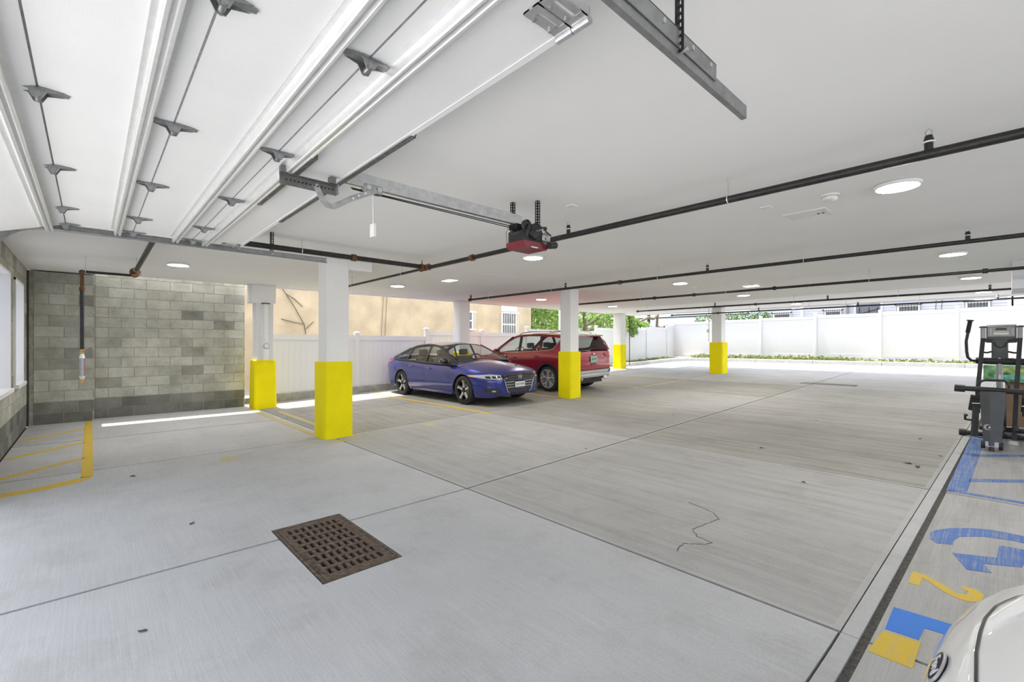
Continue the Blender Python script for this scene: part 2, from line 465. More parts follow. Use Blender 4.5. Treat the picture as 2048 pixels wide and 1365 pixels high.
stripe((4.38,7.02), (4.58,7.02), .2, M['yfaint'], 'rubbed yellow patch near the blue sedan')
stripe((11.75,7.3), (11.75,11.6), .10, M['yfaint'], 'faint yellow bay line beyond the red car')
stripe((14.7,7.3), (14.7,11.6), .10, M['yfaint'], 'faint yellow bay line at the back')
stripe((11.8,7.2), (16.9,7.2), .09, M['yfaint'], 'faint yellow line along the far bays')
decal('painted_line', [(6.02,.375),(9.3,.31),(9.3,.17),(6.14,.235)], M['bwear'], 'broad worn blue band along the expansion joint')
decal('painted_line', [(6.03,.375),(6.1,.375),(6.1,-2.6),(6.03,-2.6)], M['bwear'], 'worn blue line closing the hatched area')
for k in range(5):
    x = 6.53 + 1.32*k
    decal('painted_line', [(x,.24),(x+.13,.24),(x+2.2,-2.2),(x+2.07,-2.2)], M['bwear'], 'slanted worn blue hatch line')
arc = [(4.71,.38),(4.58,.37),(4.52,.33),(4.57,.25),(4.66,.25),(4.78,.22),(4.90,.10),(4.95,-.05),(4.93,-.25),(4.82,-.42),(4.66,-.52),(4.55,-.54),(4.58,-.67),(4.74,-.64),(4.94,-.5),(5.07,-.3),(5.11,-.08),(5.10,.06),(5.04,.17),(4.93,.28),(4.8,.36)]
decal('painted_symbol', arc, M['bwear'], 'curved wheel of the blue wheelchair symbol')
decal('painted_symbol', [(4.4,.24),(4.51,.03),(4.78,.02),(4.8,-.1),(4.44,-.08),(4.34,.09),(4.21,.05),(4.16,.16)], M['bwear'], 'angular leg of the blue wheelchair symbol')
decal('painted_symbol', [(4.8,-.1),(4.8,-.36),(4.66,-.40),(4.60,-.34),(4.66,-.28),(4.66,-.12),(4.44,-.08)], M['bwear'], 'seat of the blue wheelchair symbol')
decal('painted_number', [(3.9,.39),(3.89,.33),(3.81,.24),(3.75,.19),(3.76,.15),(3.82,.14),(3.84,.17),(3.88,.17),(3.88,.11),(3.83,.075),(3.72,.09),(3.68,.14),(3.68,.18),(3.72,.24),(3.80,.31),(3.83,.345),(3.70,.35),(3.70,.40),(3.87,.40)], M['ybay'], 'yellow painted number 2')
decal('painted_block', [(3.32,.42),(3.34,.16),(3.21,.15),(3.20,.28),(3.06,.29),(3.05,.42)], M['bfresh'], 'fresh bright blue paint block')
decal('painted_block', [(3.02,.425),(3.04,.28),(2.78,.285),(2.78,.45)], M['ybay'], 'yellow paint block beside the expansion joint')
# hairline crack wandering across a slab
ck = MB(); rc = random.Random(3)
pts = [(4.06,1.98),(3.98,1.72),(3.86,1.62),(3.68,1.66),(3.52,1.68),(3.42,1.60),(3.40,1.47),(3.33,1.50),(3.24,1.62),(3.1,1.6)]
for (a, b_), (c, d) in zip(pts[:-1], pts[1:]):
    n = 4
    for k in range(n):
        f0, f1 = k/n, (k+1)/n; j = lambda: rc.uniform(-.008, .008)
        p = (a+(c-a)*f0, b_+(d-b_)*f0); q = (a+(c-a)*f1 + j(), b_+(d-b_)*f1 + j())
        ck.bar((p[0], p[1], zf(p[0])+.0008), (q[0], q[1], zf(q[0])+.0008), .004, .002)
ck.build('hairline_crack', M['joint'], floor)

# ---- ceiling and the storeys above it
CZ = 2.88; YM = -5.2
ceil = MB().box(-1.15, 14.85, YM, 12.0, CZ, CZ+.3).build('ceiling', M['ceil']); tag(ceil, kind='structure')
MB().box(-1.15, .06, 12.0, 12.8, CZ, CZ+.3).build('ceiling_return', M['ceil'], ceil)
sof = MB()
sof.box(14.85, 18.9, YM, 12.0, CZ+.006, CZ+.3)
sof = sof.build('soffit_panel', M['soffit'], ceil)
MB().box(18.86, 18.94, YM, 12.04, CZ-.03, CZ+.32).build('edge_trim', M['soffit'], ceil)
MB().box(2.95, 18.9, 11.96, 12.04, CZ-.02, CZ+.32).build('edge_trim', M['soffit'], ceil)
MB().box(14.83, 14.87, YM, 11.96, CZ-.006, CZ+.02).build('seam_trim', M['soffit'], ceil)
for y in (10.4, 6.9):
    MB().box(-.8, 14.8, y-.04, y+.04, CZ-.0025, CZ+.01).build('ceiling_seam', M['ceil'], ceil)
upper = MB().box(-1.15, 18.9, YM, 12.0, CZ+.3, 11.0).build('wall_upper_storeys', M['sidingw']); tag(upper, kind='structure')
MB().box(18.9, 20.4, YM, 12.0, 7.0, 7.3).build('shade_overhang', M['soffit'], upper)  # unseen overhang, added to hold the building's shade edge on the back drive
bulk = MB().box(11.2, 12.4, -1.6, -.10, 2.42, CZ-.002).build('trim_1', mat('bulkhead_paint', (.66,.68,.70), .6, var=.02, scale=2)); tag(bulk, kind='structure')

# ---- concrete block walls: recessed mortar backing + every block a piece
BH = .2045; BL = .4064; J = .010
BM = {}
def block_mesh(w, axis):
    key = (round(w, 3), axis)
    if key not in BM:
        b = MB(); e = .003; t = .007
        def loop(i, d): return [(i, i, d), (w-i, i, d), (w-i, BH-J-i, d), (i, BH-J-i, d)]
        P = loop(0, -.01) + loop(0, t-e) + loop(e, t)
        V = [(a, -d, h) for a, h, d in P] if axis == 'x' else [(d, a, h) for a, h, d in P]
        F = [(8,9,10,11)]
        for k in (0, 4): F += [(k+i, k+(i+1) % 4, k+4+(i+1) % 4, k+4+i) for i in range(4)]
        b.add(V, F); BM[key] = b.mesh('concrete_block', M['block'])
    return BM[key]
rb = random.Random(11)
def lay(parent, axis, u0, u1, const, courses, holes=(), phase=0, cut_lo=.05):
    L = Vector(parent.location)
    for r in range(courses):
        z = r*BH; u = u0 - (BL/2 if (r+phase) % 2 else 0)
        while u < u1 - .02:
            a, b_ = max(u, u0), min(u+BL, u1); u += BL
            if b_ - a < cut_lo: continue
            segs = [(a, b_)]
            for (h0, h1, hz0, hz1) in holes:
                if z + BH > hz0+.05 and z < hz1-.05:
                    ns = []
                    for s0, s1 in segs:
                        if s1 <= h0 or s0 >= h1: ns.append((s0, s1))
                        else:
                            if h0 - s0 > .05: ns.append((s0, h0))
                            if s1 - h1 > .05: ns.append((h1, s1))
                    segs = ns
            for s0, s1 in segs:
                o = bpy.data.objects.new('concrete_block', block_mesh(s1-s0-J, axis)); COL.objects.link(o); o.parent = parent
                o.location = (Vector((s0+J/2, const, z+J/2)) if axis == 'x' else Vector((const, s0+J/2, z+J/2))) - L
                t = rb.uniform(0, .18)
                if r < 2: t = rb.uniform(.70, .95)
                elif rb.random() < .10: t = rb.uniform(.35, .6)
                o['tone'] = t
wb = MB().box(.05, 2.72, 12.415, 12.8, 0, 3.06).build('wall_back', M['mortar']); tag(wb, kind='structure')
lay(wb, 'x', .06, 2.72, 12.415, 15, phase=1)
wp = MB().box(-.85, .05, 12.175, 12.8, 0, 2.86).build('wall_corner', M['mortar']); tag(wp, kind='structure')
lay(wp, 'x', -.78, .05, 12.175, 14)
for r in range(14):           # the pier's return face
    o = bpy.data.objects.new('concrete_block', block_mesh(.22, 'y')); COL.objects.link(o); o.parent = wp
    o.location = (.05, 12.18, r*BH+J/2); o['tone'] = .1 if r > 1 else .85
WN = [(8.15, 9.62, .84, 2.52), (10.2, 11.36, .84, 2.52)]
wl = MB()
wl.box(-1.15, -.865, 6.25, 12.2, 0, .84); wl.box(-1.15, -.865, 6.25, 12.2, 2.52, 2.88)
for a, b_ in ((6.25, 8.15), (9.62, 10.2), (11.36, 12.2)): wl.box(-1.15, -.865, a, b_, .84, 2.52)
wl = wl.build('wall_left', M['mortar']); tag(wl, kind='structure')
lay(wl, 'y', 6.3, 12.15, -.865, 14, holes=WN)
MB().box(-.857, -.832, 12.10, 12.165, 0, 2.86).build('expansion_joint', M['joint'], wl)
for k, (a, b_, z0, z1) in enumerate(WN):
    w = MB()
    w.box(-1.14, -.835, a, a+.035, z0, z1); w.box(-1.14, -.835, b_-.035, b_, z0, z1)
    w.box(-1.14, -.835, a, b_, z1-.035, z1); w.box(-1.14, -.80, a-.01, b_+.01, z0-.02, z0+.035)
    w = w.build('window_%d' % (k+1), M['white']); tag(w, kind='structure')
    MB().box(-1.10, -1.07, a+.03, b_-.03, z0+.03, z1-.03).build('pane', M['frost'], w)
    g = MB(); g.box(-1.07, -1.05, (a+b_)/2-.02, (a+b_)/2+.02, z0+.03, z1-.03); g.build('mullion', M['white'], w)
MB().box(-1.15, -.86, YM, 6.25, 2.35, 2.879).build('wall_header', M['block']); tag(bpy.data.objects['wall_header'], kind='structure')

# ---- columns with yellow guards
def column(x, y, s, label, gx=.49, gz=1.2, post=.34, lintel=False):
    """(x,y) = the guard's corner nearest the camera"""
    zb = zf(x)
    c = thing('concrete_column', (x+gx/2, y+gx/2, zb), label, 'column', 'white columns with yellow guards')
    cx, cy = x+gx/2, y+gx/2
    MB().bbox(cx-post/2, cx+post/2, cy-post/2, cy+post/2, zb, CZ-.001, .012).build('shaft', M['colpaint'], c)
    b = MB(); hb = gx/2; ht = gx/2*s
    z1 = zb+gz; ch = .03
    def ring(h, z): return [(cx-h+ch,cy-h,z),(cx+h-ch,cy-h,z),(cx+h,cy-h+ch,z),(cx+h,cy+h-ch,z),(cx+h-ch,cy+h,z),(cx-h+ch,cy+h,z),(cx-h,cy+h-ch,z),(cx-h,cy-h+ch,z)]
    V = ring(hb, zb-.01) + ring(ht, z1-.015) + ring(ht-.012, z1)
    F = [tuple(range(8))[::-1], tuple(range(16, 24))]
    for k in (0, 8): F += [(k+i, k+(i+1) % 8, k+8+(i+1) % 8, k+8+i) for i in range(8)]
    b.add(V, F).build('guard', M['yellow'], c, label='yellow painted guard')
    if lintel:
        MB().bbox(cx-.3, cx+.23, cy-post/2-.02, cy+post/2+.02, CZ-.42, CZ-.002, .01).build('capital', M['colpaint'], c)
    return c
C0 = column(2.74, 11.62, .93, 'white pillar with yellow guard and white drainpipe at the block wall end', gx=.48, gz=1.13, post=.36, lintel=True)
C1 = column(2.68, 7.2, 1.0, 'largest white pillar with yellow guard, nearest the camera', gx=.46, gz=1.22, post=.36)
MB().bbox(3.08, 3.5, 7.26, 7.62, CZ-.16, CZ-.002, .01).build('beam_stub', M['colpaint'], C1)
C3 = column(8.62, 7.2, 1.0, 'white pillar with yellow guard standing before the red car', gx=.42, gz=1.16, post=.33)
C2 = column(8.52, 11.6, 1.0, 'plain white pillar behind the blue sedan roof', gx=.42, gz=1.1, post=.38)
C5 = column(17.25, 7.1, 1.0, 'white pillar with yellow guard alone before the planting bed', gx=.50, gz=1.18, post=.36)
C4 = column(17.4, 11.62, 1.0, 'white pillar with yellow guard and thin black pipe at the fence corner', gx=.44, gz=1.1, post=.40)
MB().path([(17.27,7.62,zf(17.3)+1.2),(17.27,7.62,2.2),(17.27,7.62,CZ-.02)], .015).build('conduit', M['white'], C5)
MB().bbox(17.22,17.3,7.6,7.68,zf(17.3)+1.55,zf(17.3)+1.68,.008).build('junction_box', M['white'], C5)
MB().path([(17.9,11.5,zf(17.9)+.15),(17.9,11.5,2.7),(18.3,11.5,2.72)], .018).build('conduit', M['blackpipe'], C4)
# drain pipe with cleanout on the wall-end pillar
dp = thing('drain_pipe', (2.96, 11.56, 1.1), 'white drainpipe with round cleanout on the wall-end pillar', 'pipe')
MB().cyl((2.96,11.55,1.14), (2.96,11.55,CZ-.42), .05, n=18).build('pipe', M['white'], dp, 40)
MB().cyl((2.96,11.55,1.62), (2.96,11.55,1.72), .064, n=18).build('hub', M['white'], dp, 40)
MB().cyl((2.96,11.55,1.2), (2.96,11.55,1.4), .062, n=18).build('hub', M['white'], dp, 40)
MB().lathe((2.96,11.49,1.46), (0,-1,0), [(.0,.02),(.05,.02),(.06,.0),(.068,-.02),(.068,-.09)], 20).build('cleanout_cap', M['white'], dp, 40)
MB().lathe((2.96,11.49,1.46), (0,-1,0), [(.052,.018),(.052,.026),(.062,.022),(.066,.004)], 20).build('cleanout_ring', M['galvd'], dp, 40)
MB().lathe((2.96,11.55,CZ-.45), (0,0,1), [(.051,0),(.09,0),(.09,.02),(.051,.02)], 18).build('flange', M['rust'], dp, 40)

# ================================================================== GARAGE DOOR, TRACKS, OPENER
DY0, DY1, DZ = .97, 5.95, 2.62
door = thing('garage_door', (.3, 3.46, DZ), 'white sectional garage door folded back under the ceiling', 'garage door')
def sect(x0, z0, x1, z1, nm='door_section'):
    b = MB(); d = Vector((x1-x0, 0, z1-z0)).normalized(); n = Vector((-d.z, 0, d.x)) if d.x > 0 else Vector((d.z, 0, -d.x))
    n = Vector((0,0,1)) - d*d.z; n.normalize(); e = .004; t = .045
    prof = [(x0+e*d.x, z0+e*d.z), (x1-e*d.x, z1-e*d.z)]
    p, q = Vector((prof[0][0], 0, prof[0][1])), Vector((prof[1][0], 0, prof[1][1]))
    P = [p, q, q+n*t, p+n*t]
    V = [(v.x, DY0, v.z) for v in P] + [(v.x, DY1, v.z) for v in P]
    b.add(V, [(0,1,2,3),(4,7,6,5),(0,4,5,1),(1,5,6,2),(2,6,7,3),(3,7,4,0)])
    return b.build(nm, M['doorskin'], door)
JX = [1.265, .80, .31, -.17]
for a, b_ in zip(JX[1:], JX[:-1]): sect(a, DZ, b_, DZ)
sect(-.62, 2.475, -.17, DZ)
def zdoor(x): return DZ if x > -.17 else DZ + (x+.17)*.322
M['strut'] = mat('bright_strut', (.80,.805,.81), .28, .55, var=.05, scale=16)
SP = [(a*.82, c) for a, c in [(-.062,0),(-.036,0),(-.031,-.044),(-.026,-.05),(-.014,-.05),(-.009,-.044),(-.006,-.03),(.006,-.03),(.009,-.044),(.014,-.05),(.026,-.05),(.031,-.044),(.036,0),(.062,0),(.062,.002),(-.062,.002)]]
for x in (.915, .655, .195, -.285):
    tilt = .31 if x < -.17 else 0
    b = MB(); b.sweep(SP, (x, DY0+.01, zdoor(x)-.001), (x, DY1-.01, zdoor(x)-.001), up=(-tilt, 0, 1), closed=True)
    st = b.build('stiffening_strut', M['strut'], door, 25)
for x in (1.25,):
    MB().box(x-.012, x+.018, DY0, DY1, DZ-.004, DZ+.05).build('leading_edge_cap', M['doorskin'], door)
def hinge_mesh():
    b = MB()
    top = [(-.10,-.010),(-.035,-.030),(.035,-.030),(.10,-.010),(.10,.010),(.035,.030),(-.035,.030),(-.10,.010)]
    b.prism(top, (0,0,-.001), (1,0,0), (0,1,0), (0,0,-.005))
    for y in (-.026, .022):
        b.prism([(-.085,-.004),(-.03,-.016),(-.014,-.048),(.014,-.048),(.03,-.016),(.085,-.004)], (0,y,0), (1,0,0), (0,0,1), (0,.004,0))
    b.cyl((0,-.034,-.036), (0,.034,-.036), .011, n=12)
    return b.mesh('hinge', mat('hinge_steel', (.30,.305,.31), .35, .8, var=.25, scale=40))
HM = hinge_mesh()
for x in (.80, .31, -.17):
    for y in (1.70, 2.87, 4.04, 5.2, 1.03, 5.89):
        o = bpy.data.objects.new('hinge', HM); COL.objects.link(o); o.parent = door; o.location = Vector((x, y, DZ-.002)) - Vector(door.location)
for x in (.80, .31, -.17):
    MB().box(x-.0035, x+.0035, DY0, DY1, DZ-.0002, DZ+.03).build('section_seam', M['galvd'] if x != -.17 else M['angle'], door)
# end stiles at both sides of each section
for y0, y1 in ((DY0-.004, DY0+.05), (DY1-.05, DY1+.004)):
    for a, b_ in zip(JX[1:], JX[:-1]):
        MB().box(a+.01, b_-.01, y0, y1, DZ-.003, DZ+.046).build('end_stile', M['doorskin'], door)
# roller brackets at the leading corners
for y, s in ((.955, 1), (5.965, -1)):
    for k in range(2):
        yy = y + s*(.035+.075*k)
        b = MB()
        for (u0, u1) in ((-.034,-.010), (.006,.034)): b.box(1.07, 1.235, yy+u0, yy+u1, DZ-.010, DZ-.002)
        b.box(1.07, 1.10, yy-.034, yy+.034, DZ-.011, DZ-.003); b.box(1.2, 1.235, yy-.034, yy+.034, DZ-.011, DZ-.003)
        b.build('roller_bracket', M['galv'], door)
        MB().cyl((1.245, yy-.036, DZ-.016), (1.245, yy+.036, DZ-.016), .014, n=14).build('roller_sleeve', M['galv'], door, 40)
        for q in (1.11, 1.19): MB().cyl((q, yy+.022, DZ-.018), (q, yy+.022, DZ-.009), .008, n=6).build('bolt', M['galvd'], door)

def perforated(b, p, q, w, face, pitch=.026, hole=.42, t=.003):
    """strip with round-ended holes built as a ladder: rails and rungs"""
    p = Vector(p); q = Vector(q); d = (q-p); L = d.length; d.normalize(); f = Vector(face).normalized(); s = d.cross(f).normalized()
    r = w*(1-hole)/2
    for sg in (-1, 1):
        c = s*sg*(w/2-r/2); b.bar(p+c, q+c, r, t, up=f)
    n = max(2, int(L/pitch))
    for k in range(n+1):
        c = p + d*(L*k/n); b.bar(c-s*(w/2-r), c+s*(w/2-r), pitch*.45, t, up=f)
def perf_angle(name, p, q, f1, f2, w, m, parent):
    """perforated angle iron: two strips meeting along an edge"""
    b = MB(); p = Vector(p); q = Vector(q); f1 = Vector(f1); f2 = Vector(f2)
    perforated(b, p+f2*w/2, q+f2*w/2, w, f1); perforated(b, p+f1*w/2, q+f1*w/2, w, f2)
    o = b.build(name, m, parent); o['kind'] = 'stuff' if False else ''
    del o['kind']; return o

# operator reinforcement on the first section
perf_angle('reinforcing_angle', (.965, 2.70, DZ-.05), (.965, 3.88, DZ-.05), (0,0,1), (-1,0,0), .034, M['angle'], door)
perf_angle('reinforcing_angle', (1.284, 2.15, DZ-.008), (1.284, 4.47, DZ-.008), (0,0,1), (-1,0,0), .034, M['angle'], door)
b = MB(); b.box(.86, 1.21, 3.052, 3.056, 2.50, 2.565); b.box(.86, 1.21, 3.02, 3.056, 2.562, 2.566); b.build('operator_bracket', M['angle'], door)
for k in range(13): MB().cyl((.90+.024*k, 3.05, 2.535), (.90+.024*k, 3.0485, 2.535), .006, n=8).build('bracket_hole', M['darkmetal'], door)
MB().box(1.21, 1.214, 3.01, 3.06, 2.50, 2.566).build('bracket_end', M['galvd'], door)
MB().box(.86, .90, 3.02, 3.06, 2.56, 2.61).build('bracket_leg', M['angle'], door); MB().box(1.16, 1.2, 3.02, 3.06, 2.56, 2.61).build('bracket_leg', M['angle'], door)

M['track'] = mat('track_steel', (.30,.305,.31), .42, .75, var=.15, scale=18)
# ---- the two door tracks
def track(y, s, label):
    """s=+1: channel opens toward +Y"""
    t = thing('door_track', (1.0, y, 2.6), label, 'door track', 'overhead door tracks')
    prof = [(.0,.03),(.026,.03),(.026,.026),(.004,.026),(.004,-.026),(.020,-.026),(.026,-.018),(.030,-.02),(.024,-.03),(0,-.03)]
    prof = [(a*s, c) for a, c in prof]
    pts = [(2.29, 2.605), (-.30, 2.605)]
    for k in range(1, 10):
        a = R(90)*k/9; pts.append((-.30-.38*math.sin(a), 2.605-.38*(1-math.cos(a))))
    pts.append((-.68, .4))
    b = MB(); n = len(prof); vs = []
    for k, (x, z) in enumerate(pts):
        x0, z0 = pts[max(k-1, 0)]; x1, z1 = pts[min(k+1, len(pts)-1)]
        tx, tz = x1-x0, z1-z0; L = math.hypot(tx, tz); nx, nz = tz/L, -tx/L
        vs += [(x+nx*c, y+a, z+nz*c) for a, c in prof]
    fs = []
    for k in range(len(pts)-1): fs += [(k*n+i, k*n+(i+1) % n, (k+1)*n+(i+1) % n, (k+1)*n+i) for i in range(n)]
    fs += [tuple(range(n)), tuple(range((len(pts)-1)*n, len(pts)*n))[::-1]]
    b.add(vs, fs).build('channel', M['track'], t)
    if s > 0:
        MB().box(.2, 1.94, y-.006, y-.002, 2.612, 2.682).box(.2, 1.94, y-.006, y+.035, 2.679, 2.683).build('stiffener_angle', M['track'], t)
        for x in (1.28, 1.50, 1.72, 1.88): MB().cyl((x, y-.006, 2.655), (x, y-.012, 2.655), .010, n=10).build('bolt', M['galv'], t)
    sx = 1.62
    perf_angle('hanger_strap', (sx, y+.012 if s > 0 else y+.012, 2.60 if s > 0 else 2.65), (sx, y+.012, CZ-.002), (1,0,0), (0,-s,0), .034, M['darkmetal'], t)
    MB().cyl((sx+.015, y-.03, 2.605), (sx+.015, y+.03, 2.605), .008, n=8).build('bolt', M['galv'], t)
    return t
track(6.09, -1, 'far galvanised door track hung below the ceiling before the first pillar')
track(.83, 1, 'near galvanised door track with stiffener at the top of the picture')

# ---- opener: rail, trolley, arm, motor head
op = thing('door_opener', (3.1, 3.1, 2.33), 'black and red trolley door opener with long steel rail', 'door opener')
RY = 3.1
b = MB(); b.sweep([(-.022,-.045),(-.006,-.045),(-.006,-.040),(-.018,-.040),(-.018,.040),(.018,.040),(.018,-.040),(.006,-.040),(.006,-.045),(.022,-.045),(.022,.045),(-.022,.045)], (1.30, RY, 2.665), (2.98, RY, 2.665), closed=True)
b.build('rail', M['galv'], op)
MB().path([(1.34, RY+.012, 2.60), (2.9, RY+.012, 2.60)], .004, n=6).build('chain', M['darkmetal'], op)
MB().path([(1.34, RY-.012, 2.585), (2.9, RY-.012, 2.575)], .004, n=6).build('chain', M['darkmetal'], op)
MB().bbox(1.42, 1.56, RY-.035, RY+.035, 2.585, 2.645, .008).build('trolley', M['galvd'], op)
for x in (1.45, 1.53):
    MB().cyl((x, RY-.045, 2.615), (x, RY+.045, 2.615), .018, n=14).build('trolley_roller', M['galv'], op, 40)
pa = [(1.50,2.60),(1.40,2.548),(1.31,2.50),(1.245,2.455),(1.195,2.425),(1.155,2.425),(1.125,2.455),(1.10,2.50),(1.075,2.545)]
vs = []; n = len(pa)
for k, (x, z) in enumerate(pa):
    x0, z0 = pa[max(k-1, 0)]; x1, z1 = pa[min(k+1, n-1)]; L = math.hypot(x1-x0, z1-z0); nx, nz = -(z1-z0)/L*.019, (x1-x0)/L*.019
    vs += [(x+nx, RY-.050, z+nz), (x-nx, RY-.050, z-nz), (x-nx, RY-.044, z-nz), (x+nx, RY-.044, z+nz)]
fs = [(4*k+i, 4*k+(i+1) % 4, 4*k+4+(i+1) % 4, 4*k+4+i) for k in range(n-1) for i in range(4)] + [(0,1,2,3), (4*n-1,4*n-2,4*n-3,4*n-4)]
MB().add(vs, fs).build('curved_arm', M['galvd'], op)
for x, z in ((1.42,2.562),(1.37,2.535),(1.33,2.508)):
    MB().cyl((x, RY-.0505, z), (x, RY-.052, z), .008, n=10).build('arm_hole', M['white'], op)
MB().path([(1.49, RY-.02, 2.59), (1.49, RY-.02, 2.36)], .003, n=6).build('release_cord', M['white'], op)
b = MB(); b.bbox(1.475, 1.50, RY-.055, RY+.005, 2.27, 2.365, .006); b.build('release_handle', M['white'], op)
hd = MB(); hd.bbox(2.93, 3.33, RY-.13, RY+.16, 2.40, 2.56, .008); hd = hd.build('motor_housing', M['blackpl'], op)
cv = MB(); cv.prism([(2.91,.01),(2.91,.045),(3.35,.045),(3.35,.01),(3.31,-.03),(2.95,-.03)], (0, RY-.145, 2.38), (1,0,0), (0,0,1), (0,.32,0))
cv.build('housing_cover', mat('red_cover', (.20,.018,.028), .4, var=.1, scale=6, coat=.3), op)
MB().bbox(3.03, 3.14, RY-.165, RY-.143, 2.352, 2.362, .003).build('cover_label', M['white'], op)
PY = RY-.15
def pulley(x, z, r, name, m, y=PY):
    MB().lathe((x, y, z), (0,-1,0), [(.012,.02),(.03,.022),(r*.8,.018),(r*.92,.03),(r,.03),(r,.02),(r*.9,.01),(r,-.004),(r,-.012),(.01,-.012)], 26).build(name, m, op, 35)
pulley(3.10, 2.545, .095, 'drive_pulley', M['blackpl'])
pulley(2.94, 2.59, .065, 'small_pulley', M['blackpl'])
pulley(3.30, 2.49, .075, 'brake_disc', M['galvd'], y=PY+.03)
MB().cyl((3.10, PY-.02, 2.545), (3.10, PY-.13, 2.545), .013, n=12).build('output_shaft', M['galv'], op, 40)
MB().bar((2.96, PY-.04, 2.59), (2.90, PY-.04, 2.46), .012, .05, up=(1,0,0)).build('link_arm', M['blackpl'], op)
MB().bar((3.16, PY-.02, 2.62), (3.37, PY-.02, 2.53), .014, .008).build('belt', M['rubber'], op)
MB().bar((3.12, PY-.02, 2.452), (3.34, PY-.02, 2.446), .014, .008).build('belt', M['rubber'], op)
MB().cyl((3.30, RY-.2, 2.40), (3.42, RY-.2, 2.42), .042, n=18).build('motor', M['blackpl'], op, 40)
MB().cyl((3.18, PY-.03, 2.585), (3.26, PY-.03, 2.60), .022, n=14).build('limit_switch', M['blackpl'], op, 40)
for x, y in ((3.0, RY+.13), (3.14, RY-.07)):
    perf_angle('hanger_strap', (x, y, 2.54), (x, y, CZ-.002), (1,0,0), (0,1,0), .034, M['darkmetal'], op)
b = MB(); b.box(2.86, 2.98, RY-.07, RY+.07, 2.56, 2.62); b.build('rail_mount', M['darkmetal'], op)
for k in range(5): MB().cyl((2.928, RY+.0+.03*k-.03, 2.53-.012*(k % 2)), (2.925, RY+.03*k-.03, 2.53-.012*(k % 2)), .005, n=8).build('screw', M['galv'], op)
MB().path([(2.92, RY+.16, 2.40), (2.90, RY+.165, 2.55), (2.88, RY+.1, 2.61)], .003, n=6).build('sensor_wire', M['darkmetal'], op)

HEADP = {'motor_housing','housing_cover','cover_label','drive_pulley','small_pulley','brake_disc','output_shaft','link_arm','belt','motor','limit_switch','rail_mount','screw','sensor_wire'}
pv = Vector((2.98, RY+.04, 2.63))
for o in op.children:
    if o.name.split('.')[0] in HEADP:
        for v in o.data.vertices: v.co = pv + Vector(((v.co.x-pv.x)*.76, (v.co.y-pv.y)*.76, (v.co.z-pv.z)*.80))
# ================================================================== SPRINKLER PIPES
def head(b_parent, x, y, z, m=None):
    m = m or M['blackpipe']
    h = MB().cyl((x,y,z), (x,y,z+.055), .022, n=12); h.cyl((x,y,z+.055), (x,y,z+.10), .03, .018, n=12)
    h = h.build('sprinkler_head', M['blackpipe'], b_parent, 40)
    MB().cyl((x,y,z+.052), (x,y,z+.06), .033, n=12).build('sealant_ring', M['white'], h)
    MB().path([(x,y-.012,z+.10), (x,y-.016,z+.125), (x,y,z+.142), (x,y+.016,z+.125), (x,y+.012,z+.10)], .003, n=6).build('sprinkler_frame', M['galvd'], h)
def hanger(parent, p, r, axis):
    x, y, z = p
    o = MB().cyl((x,y,z+r), (x,y,CZ-.001), .0045, n=8).build('hanger_rod', M['galv'], parent)
    b = MB(); pts = []
    for k in range(13):
        a = 2*math.pi*k/12; u, w = math.cos(a)*(r+.004), math.sin(a)*(r+.004)
        pts.append((x+u, y, z+w) if axis == 'y' else (x, y+u, z+w))
    b.path(pts[:-1], .005, n=6, closed=True).build('hanger_ring', M['galv'], parent)
    MB().cyl((x,y,CZ-.012), (x,y,CZ-.001), .012, n=10).build('hanger_anchor', M['galv'], parent)
def coupling(parent, p, r, axis, m):
    d = Vector((0,1,0) if axis == 'y' else (1,0,0)); p = Vector(p)
    b = MB().lathe(p-d*.03, d, [(r,0),(r+.014,0),(r+.016,.012),(r+.012,.03),(r+.016,.048),(r+.014,.06),(r,.06)], 16)
    o = b.build('coupling', m, parent, 35)
    s = d.cross(Vector((0,0,1)))
    MB().cyl(p+s*(r+.018)-Vector((0,0,.03)), p+s*(r+.018)+Vector((0,0,.03)), .007, n=8).build('coupling_bolt', m, o)
def pipe(label, pts, r, hangers=(), heads=(), couplings=(), axis='y', rusty=True, endcap=True):
    p0 = pts[0]
    t = thing('sprinkler_pipe', p0, label, 'pipe', 'black fire sprinkler pipes')
    b = MB()
    b.cyl(pts[0], pts[-1], r, n=16); b.build('pipe_run', M['blackpipe'], t, 40)
    X, Y, Z = pts[0]
    for q in hangers: hanger(t, (X, q, Z) if axis == 'y' else (q, Y, Z), r, axis)
    for q in heads: head(t, X if axis == 'y' else q, q if axis == 'y' else Y, Z+r*.6)
    for q in couplings: coupling(t, (X, q, Z) if axis == 'y' else (q, Y, Z), r, axis, M['rust'] if rusty else M['blackpipe'])
    if endcap and axis == 'y':
        e = pts[-1]; coupling(t, (e[0], e[1]-.02, e[2]), r, 'y', M['blackpipe'])
    return t
PA = pipe('long black sprinkler pipe nearest the camera, passing behind the door opener', [(3.88,-4.8,2.70), (3.88,6.22,2.70)], .030, (1.55,), (.32, 3.27), (5.0,), endcap=False)
pipe('thin black sprinkler pipe behind the first pillar, left of the rusty tee', [(3.88,6.22,2.70), (3.88,9.75,2.69)], .021, (6.95, 8.95), (9.69,), ())
pipe('second black sprinkler pipe, ending near the plain white pillar', [(7.45,-4.8,2.69), (7.45,9.72,2.69)], .026, (8.9, 6.75, 4.2, 1.93), (9.66, 6.36, 3.31, .28), (5.0,))
pipe('third black sprinkler pipe, level with the top of the middle pillar', [(10.65,-4.8,2.69), (10.65,8.75,2.69)], .026, (8.7, 6.5, 4.3, 1.7), (), (6.1, 5.05, 3.3, .2), rusty=False)
